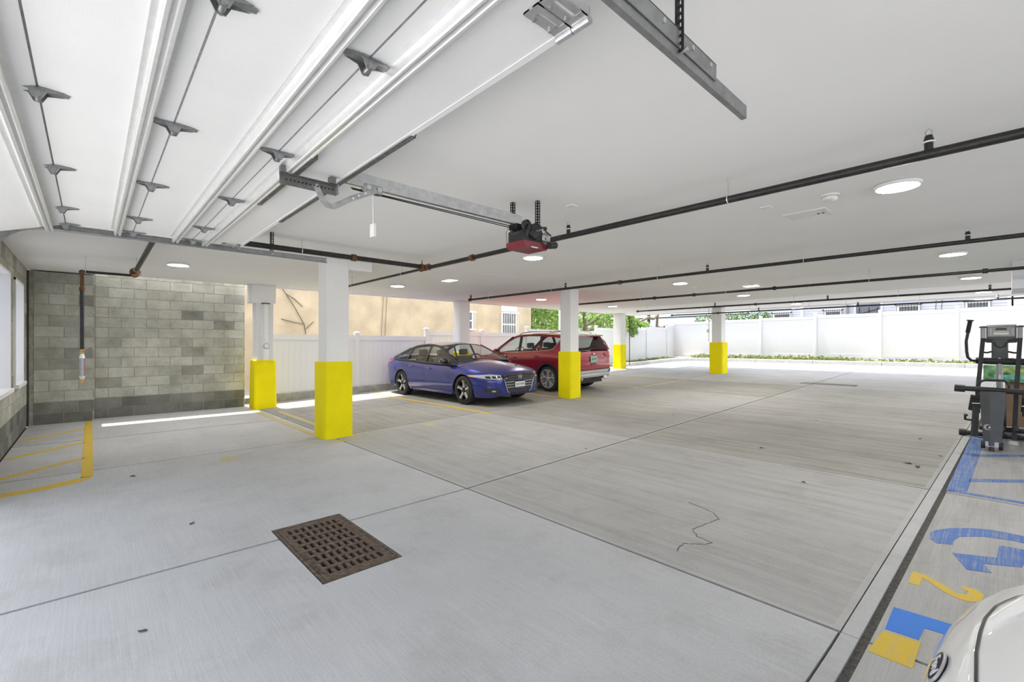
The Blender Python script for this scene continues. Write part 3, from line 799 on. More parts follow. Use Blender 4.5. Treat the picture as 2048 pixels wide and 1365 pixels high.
pipe('fourth black sprinkler pipe, over the pillar at the planting bed', [(14.5,-4.8,2.69), (14.5,9.0,2.69)], .024, (8.6, 6.6, 4.0, 1.75), (6.2, 3.2, .2), (5.0,), rusty=False)
pipe('last black sprinkler pipe along the open back edge', [(17.1,-4.8,2.66), (17.1,9.05,2.66)], .022, (6.1, 4.3, 3.3, 1.6), (5.8, 3.0, .1), (7.2,), rusty=False)
mp = pipe('black main pipe running along the far door track to the rusty tee', [(.54,6.22,2.72), (3.86,6.22,2.72)], .034, (2.02,), (), (2.72,), axis='x')
b = MB().ball((3.88,6.22,2.71), .055, .055, .05, 16, 10).cyl((3.80,6.22,2.71), (3.84,6.22,2.71), .056, n=16)
b.build('pipe_tee', M['rust'], mp, 40)
for s in (-1, 1): MB().cyl((3.88, 6.22+s*.09, 2.71), (3.88, 6.22+s*.13, 2.71), .05, n=16).build('tee_collar', M['rust'], mp, 40)
MB().cyl((3.78,6.14,2.73), (3.78,6.14,2.80), .008, n=8).build('tee_bolt', M['rust'], mp)
# feed that turns down to the auxiliary drain in the corner
dr = thing('drain_riser', (-.1, 9.85, .95), 'dark drain pipe with brass valves and clear sight tube before the block wall', 'pipe')
MB().cyl((.54,6.22,2.72), (.54,9.80,2.69), .032, n=16).build('feed_pipe', M['blackpipe'], dr, 40)
MB().lathe((.54,9.74,2.69), (0,1,0), [(.03,0),(.075,0),(.075,.02),(.03,.02),(.03,.03),(.07,.03),(.07,.05),(.03,.05)], 18).build('flange', M['rust'], dr, 40)
for k in range(4):
    a = R(45+90*k); MB().cyl((.54+.06*math.cos(a),9.715,2.69+.06*math.sin(a)), (.54+.06*math.cos(a),9.815,2.69+.06*math.sin(a)), .007, n=8).build('flange_bolt', M['rust'], dr)
MB().ball((.54,9.85,2.655), .05, .05, .045, 14, 9).build('elbow', M['rust'], dr, 50)
MB().cyl((.52,9.85,2.645), (-.1,9.85,2.645), .021, n=14).build('cross_pipe', M['blackpipe'], dr, 40)
MB().ball((-.1,9.85,2.64), .038, .034, .036, 14, 9).build('elbow', M['rust'], dr, 50)
MB().cyl((-.1,9.85,2.64), (-.1,9.85,2.36), .024, n=14).build('rusty_nipple', M['rust'], dr, 40)
MB().cyl((-.1,9.85,2.36), (-.1,9.85,1.42), .026, n=14).build('drop_pipe', M['blackpipe'], dr, 40)
MB().cyl((-.1,9.85,2.395), (-.1,9.85,2.345), .036, n=14).build('union', M['rust'], dr, 40)
for z in (1.375, .915):
    v = MB().cyl((-.1,9.85,z-.02), (-.1,9.85,z+.05), .028, .022, n=14).build('brass_valve', M['brass'], dr, 40)
    MB().path([(-.1,9.82,z+.02), (-.1,9.78,z+.02), (-.05,9.77,z+.02)], .007, n=8).build('valve_lever', M['brass'], v)
MB().cyl((-.1,9.85,1.28), (-.1,9.85,1.35), .038, .022, n=16).build('tube_cap', M['white'], dr, 40)
MB().cyl((-.1,9.85,.95), (-.1,9.85,1.0), .026, .038, n=16).build('tube_cap', M['white'], dr, 40)
MB().cyl((-.1,9.85,1.0), (-.1,9.85,1.28), .031, n=18).build('sight_tube', mat('grey_tube', (.40,.42,.44), .2, .2, var=.08, scale=10), dr, 40)
MB().box(-.075,-.07, 9.83, 9.87, 1.0, 1.27).build('scale_strip', mat('red_scale', (.6,.08,.05), .5, var=.1), dr)
hanger(dr, (-.06,9.85,2.645), .021, 'x'); hanger(dr, (.54,9.4,2.69), .032, 'y')
MB().path([(-.07,9.85,1.42),(.0,10.6,1.46),(.03,12.16,1.47)], .006, n=6).build('brace', M['galv'], dr)

# ================================================================== CEILING FIXTURES
def disc_mesh():
    b = MB().lathe((0,0,0), (0,0,-1), [(.001,.0),(.155,.0),(.165,.006),(.165,.024),(.158,.032),(.148,.032),(.146,.028)], 40)
    return b.mesh('rim', M['white'], 40), MB().lathe((0,0,0), (0,0,-1), [(.147,.029),(.12,.031),(.001,.032)], 40).mesh('diffuser', M['lamp'], 40)
RM, DM = disc_mesh()
LD = {(1.1,9.6): 'round ceiling light in the corner above the block wall', (5.1,.62): 'largest round ceiling light, beside the smoke detector',
      (5.1,5.02): 'round ceiling light just beyond the door opener', (5.25,9.6): 'round ceiling light behind the nearest pillar',
      (9.55,.52): 'round ceiling light between the second and third sprinkler pipes at right', (9.65,4.9): 'round ceiling light above the middle pillar between two pipes',
      (10.0,9.5): 'round ceiling light above the red car', (13.2,.45): 'round ceiling light past the third sprinkler pipe at right',
      (13.3,4.9): 'round ceiling light past the third sprinkler pipe, near the centre', (13.7,9.5): 'round ceiling light over the corner pillar',
      (17.3,4.7): 'round light in the back soffit, farther from the bulkhead', (17.0,.35): 'round light in the back soffit nearest the bulkhead'}
for (x, y), lab in LD.items():
    t = thing('ceiling_light', (x, y, CZ), lab, 'ceiling light', 'round ceiling lights')
    for me in (RM, DM):
        o = bpy.data.objects.new(me.name.split('.')[0], me); COL.objects.link(o); o.parent = t
sd = thing('smoke_detector', (5.02, 1.09, CZ), 'small round white smoke detector beside the largest ceiling light', 'smoke detector')
MB().lathe((5.02,1.09,CZ), (0,0,-1), [(.001,0),(.075,0),(.075,.012),(.06,.016),(.06,.042),(.05,.05),(.001,.05)], 26).build('body', M['white'], sd, 40)
MB().lathe((5.02,1.09,CZ), (0,0,-1), [(.066,.013),(.066,.018),(.061,.018)], 26).build('painted_shade_ring', M['galvd'], sd, 40)  # solid grey ring coloured to stand for the shaded gap around the body
sd2 = MB().lathe((10.53,5.0,CZ), (0,0,-1), [(.001,0),(.07,0),(.07,.012),(.055,.016),(.05,.05),(.001,.055)], 22).build('smoke_detector', M['white'], None, 40)
tag(sd2, 'distant white smoke detector beside the third sprinkler pipe', 'smoke detector')
def flush(x0, x1, y0, y1, lab, cat, lit=False, name='ceiling_panel'):
    t = thing(name, ((x0+x1)/2, (y0+y1)/2, CZ), lab, cat)
    b = MB(); e = .03
    b.box(x0,x1,y0,y0+e,CZ-.008,CZ); b.box(x0,x1,y1-e,y1,CZ-.008,CZ); b.box(x0,x0+e,y0+e,y1-e,CZ-.008,CZ); b.box(x1-e,x1,y0+e,y1-e,CZ-.008,CZ)
    b.build('frame', M['white'], t)
    MB().box(x0+e+.004,x1-e-.004,y0+e+.004,y1-e-.004,CZ-.005,CZ).build('plate', M['lamp'] if lit else M['white'], t)
    return t
t = flush(5.42, 5.74, 1.22, 1.60, 'rectangular white ceiling panel with two small black sensors', 'ceiling panel')
for y in (1.27, 1.31): MB().box(5.60,5.63,y,y+.02,CZ-.008,CZ-.004).build('sensor', M['darkmetal'], t)
flush(5.56, 5.82, 7.95, 8.32, 'bright rectangular ceiling light behind the rusty tee', 'ceiling light', True, 'panel_light')
flush(11.35, 11.6, 3.88, 4.23, 'bright rectangular ceiling light past the third sprinkler pipe', 'ceiling light', True, 'panel_light')
for x, y, lab in ((4.98,1.62,'small square cover plate on the ceiling left of the rectangular panel'), (3.51,2.92,'small square cover plate on the ceiling right of the door opener')):
    o = MB().bbox(x-.045, x+.045, y-.045, y+.045, CZ-.012, CZ, .004).build('cover_plate', M['white']); tag(o, lab, 'cover plate')

# ================================================================== DRAIN GRATES
def grate(x0, x1, y0, y1, nx, ny, lab, letters=True):
    zc = zf((x0+x1)/2); g = thing('drain_grate', ((x0+x1)/2, (y0+y1)/2, zc-.04), lab, 'drain grate', 'cast iron floor grates')
    def Z(x): return zf(x) + .001
    b = MB(); f = .022
    for a, c, d, e in ((x0,x1,y0,y0+f),(x0,x1,y1-f,y1),(x0,x0+f,y0+f,y1-f),(x1-f,x1,y0+f,y1-f)):
        b.add([(a,d,Z(a)-.05),(c,d,Z(c)-.05),(c,e,Z(c)-.05),(a,e,Z(a)-.05),(a,d,Z(a)),(c,d,Z(c)),(c,e,Z(c)),(a,e,Z(a))],
              [(0,3,2,1),(4,5,6,7),(0,1,5,4),(1,2,6,5),(2,3,7,6),(3,0,4,7)])
    b.build('frame', M['rustgrate'], g)
    X0, X1, Y0, Y1 = x0+f+.004, x1-f-.004, y0+f+.004, y1-f-.004
    m = .055; px = (X1-X0-2*m*.75)/nx; py = (Y1-Y0-2*m)/ny
    ex, ey = X0+m*.75, Y0+m
    def ibox(a, c, d, e): return MB().add([(a,d,Z(a)-.03),(c,d,Z(c)-.03),(c,e,Z(c)-.03),(a,e,Z(a)-.03),(a,d,Z(a)-.001),(c,d,Z(c)-.001),(c,e,Z(c)-.001),(a,e,Z(a)-.001)],
              [(0,3,2,1),(4,5,6,7),(0,1,5,4),(1,2,6,5),(2,3,7,6),(3,0,4,7)])
    bx, by = px*.44, py*.30
    for a, c, d, e in ((X0,X1,Y0,ey+by/2),(X0,X1,Y1-m-by/2,Y1),(X0,ex+bx/2,ey+by/2,Y1-m-by/2),(X1-m*.75-bx/2,X1,ey+by/2,Y1-m-by/2)):
        ibox(a, c, d, e).build('grate_rim', M['rustgrate'], g)
    for k in range(1, ny): ibox(ex+bx/2, X1-m*.75-bx/2, ey+py*k-by/2, ey+py*k+by/2).build('cross_bar', M['rustgrate'], g)
    for i in range(1, nx):
        for k in range(ny):
            ibox(ex+px*i-bx/2, ex+px*i+bx/2, ey+py*k+by/2, ey+py*(k+1)-by/2).build('bar', M['rustgrate'], g)
    MB().box(x0+.01, x1-.01, y0+.01, y1-.01, zc-.09, zc-.055).build('sump', mat('sump_grime', (.10,.085,.06), .9, var=.6, scale=20, bmp=.8), g)
    return g
ga = grate(1.07, 1.61, 2.89, 3.99, 8, 8, 'rusty rectangular cast iron drain grate in the near slab')
# raised cast lettering on the rim, too worn to read
b = MB(); rl = random.Random(5)
for k in range(13): b.box(1.105, 1.125, 3.02+.028*k, 3.02+.028*k+rl.uniform(.01,.02), .0005, .0035)
o = b.build('cast_lettering', M['rustgrate'], ga); o['kind'] = 'stuff'
grate(15.35, 15.75, 2.75, 4.1, 6, 14, 'distant dark drain grate in the floor before the sunlit drive')

# ================================================================== WHITE VINYL FENCES
def board_mesh(h, w=.1498, t=.02):
    b = MB(); e = .0025
    P = [(-w/2, t/2-e), (-w/2+e, t/2), (w/2-e, t/2), (w/2, t/2-e), (w/2, -t/2+e), (w/2-e, -t/2), (-w/2+e, -t/2), (-w/2, -t/2+e)]
    b.add([(x, y, 0) for x, y in P] + [(x, y, h) for x, y in P], [(i, (i+1) % 8, 8+(i+1) % 8, 8+i) for i in range(8)] + [tuple(range(8))[::-1], tuple(range(8, 16))])
    return b.mesh('fence_board', M['vinyl'])
def post_mesh(h, w=.127):
    b = MB(); a = w/2; ch = .012
    def ring(a, z): return [(-a+ch,-a,z),(a-ch,-a,z),(a,-a+ch,z),(a,a-ch,z),(a-ch,a,z),(-a+ch,a,z),(-a,a-ch,z),(-a,-a+ch,z)]
    V = ring(a, 0)+ring(a, h)+ring(a+.012, h)+ring(a+.012, h+.03)+ring(.03, h+.06)
    F = [tuple(range(8))[::-1], tuple(range(32, 40))]
    for k in range(0, 32, 8): F += [(k+i, k+(i+1) % 8, k+8+(i+1) % 8, k+8+i) for i in range(8)]
    b.add(V, F); return b.mesh('fence_post', M['vinyl'])
def fence(lab, posts, tops, height, ground):
    """posts: [(x,y)], tops: rail height of the section after each post"""
    root = thing('vinyl_fence', (posts[0][0], posts[0][1], 0), lab, 'fence', 'white vinyl fences')
    L = Vector(root.location); bms = {}; pm = {}; hf = height if callable(height) else (lambda k: height)
    for k, (x, y) in enumerate(posts):
        h = max(tops[min(k, len(tops)-1)], tops[max(k-1, 0)]) + .05; zb = ground(x)
        key = round(h-zb, 2)
        if key not in pm: pm[key] = post_mesh(key)
        o = bpy.data.objects.new('fence_post', pm[key]); COL.objects.link(o); o.parent = root
        a = posts[min(k+1, len(posts)-1)]; c = posts[max(k-1, 0)]
        o.location = Vector((x, y, zb)) - L; o.rotation_euler[2] = math.atan2(a[1]-c[1], a[0]-c[0])
        if k == len(posts)-1: break
        height = hf(k); hk = round(height, 2)
        if hk not in bms: bms[hk] = board_mesh(height-.2)
        bm_ = bms[hk]
        x2, y2 = posts[k+1]; top = tops[k]; d = Vector((x2-x, y2-y, 0)); n = d.length; d.normalize(); ang = math.atan2(d.y, d.x)
        p, q = Vector((x, y, 0))+d*.06, Vector((x2, y2, 0))-d*.06
        up = Vector((0,0,1))
        MB().bar(p+up*(top-.07), q+up*(top-.07), .05, .14).build('top_rail', M['vinyl'], root)
        MB().bar(p+up*(top-height+.07), q+up*(top-height+.07), .05, .14).build('bottom_rail', M['vinyl'], root)
        m = int(round((n-.13)/.15)); w = (n-.13)/m
        for j in range(m):
            c = Vector((x, y, 0)) + d*(.065+w*(j+.5)) + up*(top-height+.1)
            o = bpy.data.objects.new('fence_board', bm_); COL.objects.link(o); o.parent = root; o.location = c - L; o.rotation_euler[2] = ang; o.scale.x = w/.15
    return root
ysf = lambda x: 12.78 + (x-2.9)*.0355
px_ = [3.3 + 2.42*k for k in range(10)] + [26.0]
fence('white vinyl fence stepping up behind the parked cars', [(x, ysf(x)) for x in px_], [1.76, 1.76, 1.94, 1.94, 2.12, 2.12, 2.30, 2.30, 2.48, 2.62], lambda k: 1.62 if k < 5 else [2.12,2.30,2.30,2.48,2.62][k-5]-zf(px_[k])-.10, lambda x: zf(x)+.1)
py_ = [13.6, 11.2, 8.72, 6.24, 3.76, 1.29, -1.18, -3.65, -6.1]
fence('long white vinyl fence behind the planting bed at the back', [(26.0, y) for y in py_], [2.96-.0136*((a+b_)/2-1.3) for a, b_ in zip(py_[:-1], py_[1:])], 2.0, lambda x: zf(x)+.1)
# old footing under the side fence
ft = MB(); xs = [3.0, 17.5]
ft.add([(x, y, z) for x in xs for (y, z) in ((ysf(x)-.14, zf(x)-.05), (ysf(x)+.14, zf(x)-.05), (ysf(x)+.14, zf(x)+.19), (ysf(x)-.14, zf(x)+.19))],
       [(0,1,2,3),(4,7,6,5),(0,4,5,1),(1,5,6,2),(2,6,7,3),(3,7,4,0)])
ft = ft.build('trim_2', M['footing']); tag(ft, kind='structure')
# kerb stones round the bed
kerb_pts = [(24.62, -9), (24.62, -6.5), (24.62, -4), (24.62, -1.5), (24.62, 1.0), (24.62, 3.5), (24.62, 6.0), (24.6, 8.5), (24.5, 10.9), (24.1, 11.9), (23.2, 12.35), (20.8, 12.35), (18.3, 12.3)]
kr = thing('trim_3', (24.6, 3.0, zf(24.6)), kind='structure')
for (x, y), (x2, y2) in zip(kerb_pts[:-1], kerb_pts[1:]):
    d = Vector((x2-x, y2-y, 0)).normalized(); s = Vector((-d.y, d.x, 0))*.075
    if s.x > 0 and abs(s.x) > .02: s = -s
    p, q = Vector((x, y, zf(x)))+d*.008, Vector((x2, y2, zf(x2)))-d*.008
    u = Vector((0,0,1)); e = s.normalized()*.02
    V = []
    for c in (p, q): V += [c-s-u*.05, c+s-u*.05, c+s+u*.15, c+s-e+u*.17, c-s+e+u*.17, c-s+u*.15]
    MB().add(V, [(0,1,2,3,4,5),(11,10,9,8,7,6)] + [(i, 6+i, 6+(i+1) % 6, (i+1) % 6) for i in range(6)]).build('kerb_stone', mat('kerb', (.50,.495,.475), .85, var=.1, scale=6, bmp=.2) if 'kerb' not in bpy.data.materials else bpy.data.materials['kerb'], kr)
sb = MB(); xs = [18.3, 24.0]
sb.add([(x, y, z) for x in xs for (y, z) in ((12.36, zf(x)-.05), (ysf(x)-.05, zf(x)-.05), (ysf(x)-.05, zf(x)+.12), (12.36, zf(x)+.12))],
       [(0,1,2,3),(4,7,6,5),(0,4,5,1),(1,5,6,2),(2,6,7,3),(3,7,4,0)])
sb.build('planting_soil', bpy.data.materials['soil'], floor)

# ---- leaves
def leaf_mat(name, a, b_, c):
    m = bpy.data.materials.new(name); m.use_nodes = True; nt = m.node_tree; P = nt.nodes['Principled BSDF']
    v = coords(nt, (1,1,1), True)
    col = ramp(nt, noise(nt, v, 5.5, 6, .8), [(.34, a), (.5, b_), (.64, c)])
    nt.links.new(col, P.inputs['Base Color']); P.inputs['Roughness'].default_value = .5
    tr = nt.nodes.new('ShaderNodeBsdfTranslucent'); nt.links.new(col, tr.inputs[0])
    mx = nt.nodes.new('ShaderNodeMixShader'); mx.inputs[0].default_value = .35
    nt.links.new(P.outputs[0], mx.inputs[1]); nt.links.new(tr.outputs[0], mx.inputs[2]); nt.links.new(mx.outputs[0], nt.nodes['Material Output'].inputs[0])
    return m
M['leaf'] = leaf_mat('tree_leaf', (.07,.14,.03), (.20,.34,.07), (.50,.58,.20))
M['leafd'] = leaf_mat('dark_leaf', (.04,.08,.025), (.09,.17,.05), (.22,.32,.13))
M['ground_leaf'] = leaf_mat('ground_leaf', (.06,.10,.025), (.15,.21,.055), (.34,.32,.13))
M['bark'] = mat('bark', (.17,.135,.095), .9, var=.35, scale=14, bmp=.8, bscale=30)
rt = random.Random(21)
def leaves(b, c, rad, n, size, flat=.9, droop=.3):
    c = Vector(c)
    for _ in range(n):
        while True:
            p = Vector((rt.uniform(-1,1), rt.uniform(-1,1), rt.uniform(-1,1)))
            if p.length < 1: break
        p = Vector((p.x*rad[0], p.y*rad[1], p.z*rad[2])) + c
        s = size*rt.uniform(.6, 1.25); d = Vector((rt.uniform(-1,1), rt.uniform(-1,1), rt.uniform(-1,.3)-droop)).normalized()
        w = d.cross(Vector((rt.uniform(-1,1), rt.uniform(-1,1), rt.uniform(-.4,1)))).normalized()*s*.28
        k = d.cross(w).normalized()*s*.06
        b.add([p, p+d*s*.35+w+k, p+d*s, p+d*s*.35-w+k, p+d*s*.5], [(0,1,4),(1,2,4),(2,3,4),(3,0,4)])
def tree(name, base, lab, crowns, n, size, m, trunk_r=.14, group='trees beyond the fence', top=None, limbs=()):
    t = thing(name, base, lab, 'tree', group)
    bx = Vector(base); tp = Vector(top) if top else Vector((base[0], base[1], crowns[0][0][2]))
    b = MB(); pts = [bx + (tp-bx)*f + Vector((math.sin(f*5)*.06, math.cos(f*4)*.05, 0)) for f in (0,.2,.4,.6,.8,1)]
    b.path(pts, trunk_r, n=10, rs=[trunk_r*(1-.5*i/5) for i in range(6)]).build('trunk', M['bark'], t, 60)
    for p, q, r in limbs:
        b = MB(); p = Vector(p); q = Vector(q); mid = (p+q)/2 + Vector((0,0,-.15)); b.path([p, mid, q], r, n=8, rs=[r, r*.8, r*.4]).build('limb', M['bark'], t, 60)
    b = MB()
    for c, rad in crowns: leaves(b, c, rad, n, size)
    o = b.build('foliage', m, t); o['kind'] = 'stuff'
    return t
tree('leafy_tree', (17.6, 16.6, .1), 'bright green leafy tree next to the beige building end', [((17.4,16.4,2.6),(1.5,1.2,1.3)), ((18.6,17.0,3.6),(2.0,1.6,1.3)), ((16.9,16.3,4.0),(1.2,1.0,1.0))], 900, .20, M['leaf'])
tree('leafy_tree', (20.6, 16.2, .1), 'brown trunked tree with forked limbs behind the middle pillar', [((21.0,16.6,3.7),(2.3,1.6,1.0)), ((22.6,16.0,2.9),(1.4,1.2,.9)), ((19.6,16.8,2.7),(1.0,1.0,.9)), ((23.6,17.5,3.4),(1.6,1.4,1.2))], 800, .21, M['leaf'], .17, limbs=[((20.6,16.2,2.5),(22.0,15.6,3.6),.08), ((20.6,16.2,2.2),(21.8,15.4,2.9),.06)])
tree('dark_tree', (24.5, 20.5, .1), 'dark leaved tree far behind the side fence', [((22.5,20.0,3.4),(4.2,1.6,2.6)), ((19.0,19.5,3.2),(3.2,1.4,2.4))], 1600, .30, M['leafd'], .2)
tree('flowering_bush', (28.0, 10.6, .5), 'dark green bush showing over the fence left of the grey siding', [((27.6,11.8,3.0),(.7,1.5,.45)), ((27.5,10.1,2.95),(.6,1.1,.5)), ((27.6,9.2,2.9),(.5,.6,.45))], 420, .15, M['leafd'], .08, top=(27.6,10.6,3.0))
ob = tree('overhanging_tree', (25.3, 14.6, .4), 'mossy bent branch with a hanging leaf cluster over the fence corner', [((20.3,13.0,2.75),(.65,.35,.30)), ((20.5,13.0,2.3),(.30,.2,.40)), ((21.5,13.1,2.60),(.8,.25,.14)), ((19.8,12.95,3.05),(.6,.3,.12))], 230, .17, M['leaf'], .13, group='trees beyond the fence', top=(24.6,13.9,3.25),
          limbs=[((24.6,13.9,3.22),(22.9,13.5,3.0),.10), ((22.9,13.5,3.0),(20.4,13.05,2.72),.085)])
MB().cyl((20.7,13.25,2.62), (20.95,13.3,2.98), .13, n=12).build('cut_stub', M['bark'], ob, 50)
pl = MB().cyl((17.0,14.9,.1), (17.0,14.9,4.5), .05, n=10).build('white_pole', M['white']); tag(pl, 'thin white pole standing in the trees', 'pole')
# ground cover in the bed
b = MB()
for k in range(2600):
    y = rt.uniform(-6, 12.0); x = rt.uniform(24.75, 25.85); dens = .35 + .65*(y > 4.5)
    if rt.random() > dens: continue
    z = zf(x)+.10; h = rt.uniform(.06, .20)*(1.15 if y > 5 else .75)
    leaves(b, (x, y, z+h*.6), (.05,.05,h*.5), 3, .12, droop=-.4)
for k in range(420):
    x = rt.uniform(18.5, 24); y = rt.uniform(12.45, 12.45+(x-18)*.12); leaves(b, (x, y, zf(x)+.17), (.05,.05,.06), 3, .10, droop=-.4)
gc = b.build('ground_cover', M['ground_leaf']); tag(gc, 'low green leafy ground cover in the bed behind the kerb', 'plants', kind='stuff')

# ================================================================== NEIGHBOURING BUILDINGS
sbd = thing('stucco_building', (5.3, 15.5, 0), 'beige stucco building with barred white windows beyond the fence', 'building')
b = MB(); b.box(-8, 15.6, 15.5, 26, -.3, 5.2); b.build('wall', M['stucco'], sbd)
def bars_window(parent, x0, x1, z0, z1, Y, barm, n, sash=True, above=None):
    w = MB(); e = .07
    w.box(x0,x1,Y-.05,Y,z0,z0+e); w.box(x0,x1,Y-.05,Y,z1-e,z1); w.box(x0,x0+e,Y-.05,Y,z0+e,z1-e); w.box(x1-e,x1,Y-.05,Y,z0+e,z1-e)
    w = w.build('window', M['white'], parent)
    MB().box(x0+e,x1-e,Y-.015,Y+.01,z0+e,z1-e).build('pane', M['pane'], w)
    MB().box(x0+e,x1-e,Y-.03,Y-.016,(z0+z1)/2-.03,(z0+z1)/2+.03).build('meeting_rail', M['white'], w)
    for k in range(n+1):
        x = x0-.02 + (x1-x0+.04)*k/n
        MB().cyl((x,Y-.12,z0-.05), (x,Y-.12,z1+.05), .011, n=8).build('bar', barm, w)
    for z in (z0+.04, z1-.04):
        MB().box(x0-.12, x1+.12, Y-.135, Y-.115, z-.018, z+.018).build('cross_rail', barm, w)
    return w
M['pane'] = mat('dark_pane', (.17,.18,.19), .08, var=.3, scale=3, spec=.8)
bars_window(sbd, 13.67, 14.61, 1.85, 2.98, 15.5, M['white'], 7)
MB().box(13.66, 14.62, 15.44, 15.5, 3.0, 4.2).build('blind_panel', M['white'], sbd)
bars_window(sbd, 11.05, 12.05, 2.1, 2.92, 15.5, M['white'], 7)
for x in (7.88, 8.02): MB().path([(x,15.48,6.0),(x+.02,15.47,3.4),(x-.03,15.47,2.5),(x-.1,15.47,1.2)], .012, n=6).build('cable', mat('cable', (.32,.27,.2), .8) if 'cable' not in bpy.data.materials else bpy.data.materials['cable'], sbd)
for pts in ([(4.2,15.46,3.6),(4.55,15.46,3.1),(4.8,15.46,2.7),(5.1,15.46,2.15),(5.2,15.46,1.5)], [(4.55,15.46,3.1),(4.8,15.46,2.95),(5.05,15.46,2.72)], [(5.1,15.46,2.15),(4.8,15.46,2.2),(4.4,15.46,2.3)], [(5.15,15.46,2.0),(5.35,15.46,2.2),(5.4,15.46,2.25)]):
    MB().path(pts, .013, n=6).build('dry_vine', M['bark'], sbd)

def siding(root, x, y0, y1, z0, z1, m, e=.125):
    k = 0; z = z0
    while z < z1:
        MB().add([(x,y0,z),(x,y1,z),(x-.024,y1,z),(x-.024,y0,z),(x,y0,z+e),(x,y1,z+e),(x-.006,y1,z+e),(x-.006,y0,z+e)],
                 [(0,1,2,3),(4,7,6,5),(3,2,6,7),(0,3,7,4),(1,5,6,2)]).build('siding_board', m, root); z += e
gb = thing('grey_house', (29.5, 5.1, .5), 'pale grey clapboard house with barred windows behind the back fence', 'building')
MB().box(29.5, 38, -.2, 10.5, .3, 7).build('wall', M['sidingg'], gb)
siding(gb, 29.5, 5.3, 10.45, 2.1, 5.2, M['sidingg']); siding(gb, 29.5, -.15, 4.2, 2.1, 5.2, M['sidingg'])
rp = mat('porch_shade', (.16,.17,.2), .8, var=.1); MB().box(29.42, 29.5, 4.25, 5.25, 2.1, 5.2).build('porch_shade_panel', rp, gb)  # flat panel; the shade of the recessed porch is put into its dark colour
for y in (10.5, 7.72, 5.27, 4.22, -.18): MB().box(29.44, 29.52, y-.06, y+.06, 1.8, 5.2).build('corner_trim', M['sidingw'], gb)
for z in (2.5, 2.9, 3.3): MB().bar((29.4,4.3,z), (29.4,5.2,z-.25), .02, .03).build('stair_rail', M['darkmetal'], gb)
for y in (4.35, 4.7, 5.1): MB().cyl((29.4,y,2.0), (29.4,y,3.4), .015, n=6).build('stair_post', M['darkmetal'], gb)
MB().cyl((29.4,5.62,1.6), (29.4,5.62,5.2), .07, n=10).build('downpipe', mat('grey_downpipe', (.22,.23,.25), .5), gb)
def bars_window_x(parent, X, y0, y1, z0, z1, n):
    w = MB(); e = .09
    w.box(X-.06,X,y0,y1,z0,z0+e); w.box(X-.06,X,y0,y1,z1-e,z1); w.box(X-.06,X,y0,y0+e,z0+e,z1-e); w.box(X-.06,X,y1-e,y1,z0+e,z1-e)
    w = w.build('window', M['white'], parent)
    MB().box(X-.035,X+.01,y0+e,y1-e,z0+e,z1-e).build('pane', M['pane'], w)
    for k in range(n+1):
        y = y0 + (y1-y0)*k/n
        MB().cyl((X-.14,y,z0-.04), (X-.14,y,z1+.05), .009, n=6).build('bar', M['darkmetal'], w)
    for z in (z0+.0, z1-.02): MB().box(X-.15, X-.12, y0-.06, y1+.06, z-.015, z+.02).build('cross_rail', M['darkmetal'], w)
    for y in (y0-.05, y1+.05): MB().ball((X-.14,y,z1+.02), .035, .035, .035, 8, 6).build('bar_finial', M['darkmetal'], w)
for y0, y1, z0, z1 in ((8.25,9.2,2.98,3.32), (5.85,6.65,2.98,3.34), (2.72,3.6,2.62,3.44), (.38,1.2,2.62,3.46)): bars_window_x(gb, 29.48, y0, y1, z0, z1, 8)
for y in (1.95, 2.15): MB().path([(29.44,y,3.9),(29.43,y+.03,3.2),(29.44,y-.02,2.2)], .01, n=6).build('cable', M['darkmetal'], gb)
wh = thing('white_house', (29.3, -4, .5), 'white clapboard house at the right edge of the back fence', 'building')
MB().box(29.4, 38, -9, -.3, .3, 7).build('wall', M['vinyl'], wh); siding(wh, 29.4, -9, -.32, 2.1, 5.2, M['vinyl'], .16)
ph = thing('pale_house', (33, 16, .5), 'pale blue white house seen over the fence corner', 'building')
MB().box(33, 42, 10.8, 26, .3, 7).build('wall', M['sidingw'], ph); siding(ph, 33, 10.8, 25, 2.2, 5.2, M['sidingw'], .15)
MB().box(32.9, 33.0, 19.3, 19.5, 2.2, 5.2).build('corner_trim', M['darkmetal'], ph); MB().box(32.9, 32.98, 10.8, 24, 3.55, 3.62).build('gutter', M['darkmetal'], ph)
MB().bbox(32.86, 32.97, 18.6, 18.72, 2.85, 3.05, .02).build('wall_lamp', M['darkmetal'], ph)
wf = thing('wooden_fence', (28.5, 15.2, .5), 'brown weathered picket fence beyond the fence corner', 'fence')
for k in range(17):
    y = 13.7 + .19*k; h = 2.75 + .03*math.sin(k*2.1)
    MB().prism([(-.085,.5),(.085,.5),(.085,h-.06),(0,h),(-.085,h-.06)], (28.5,y,0), (0,1,0), (0,0,1), (.02,0,0)).build('picket', mat('old_wood', (.20,.10,.055), .85, var=.3, scale=10, rnd=.2) if 'old_wood' not in bpy.data.materials else bpy.data.materials['old_wood'], wf)

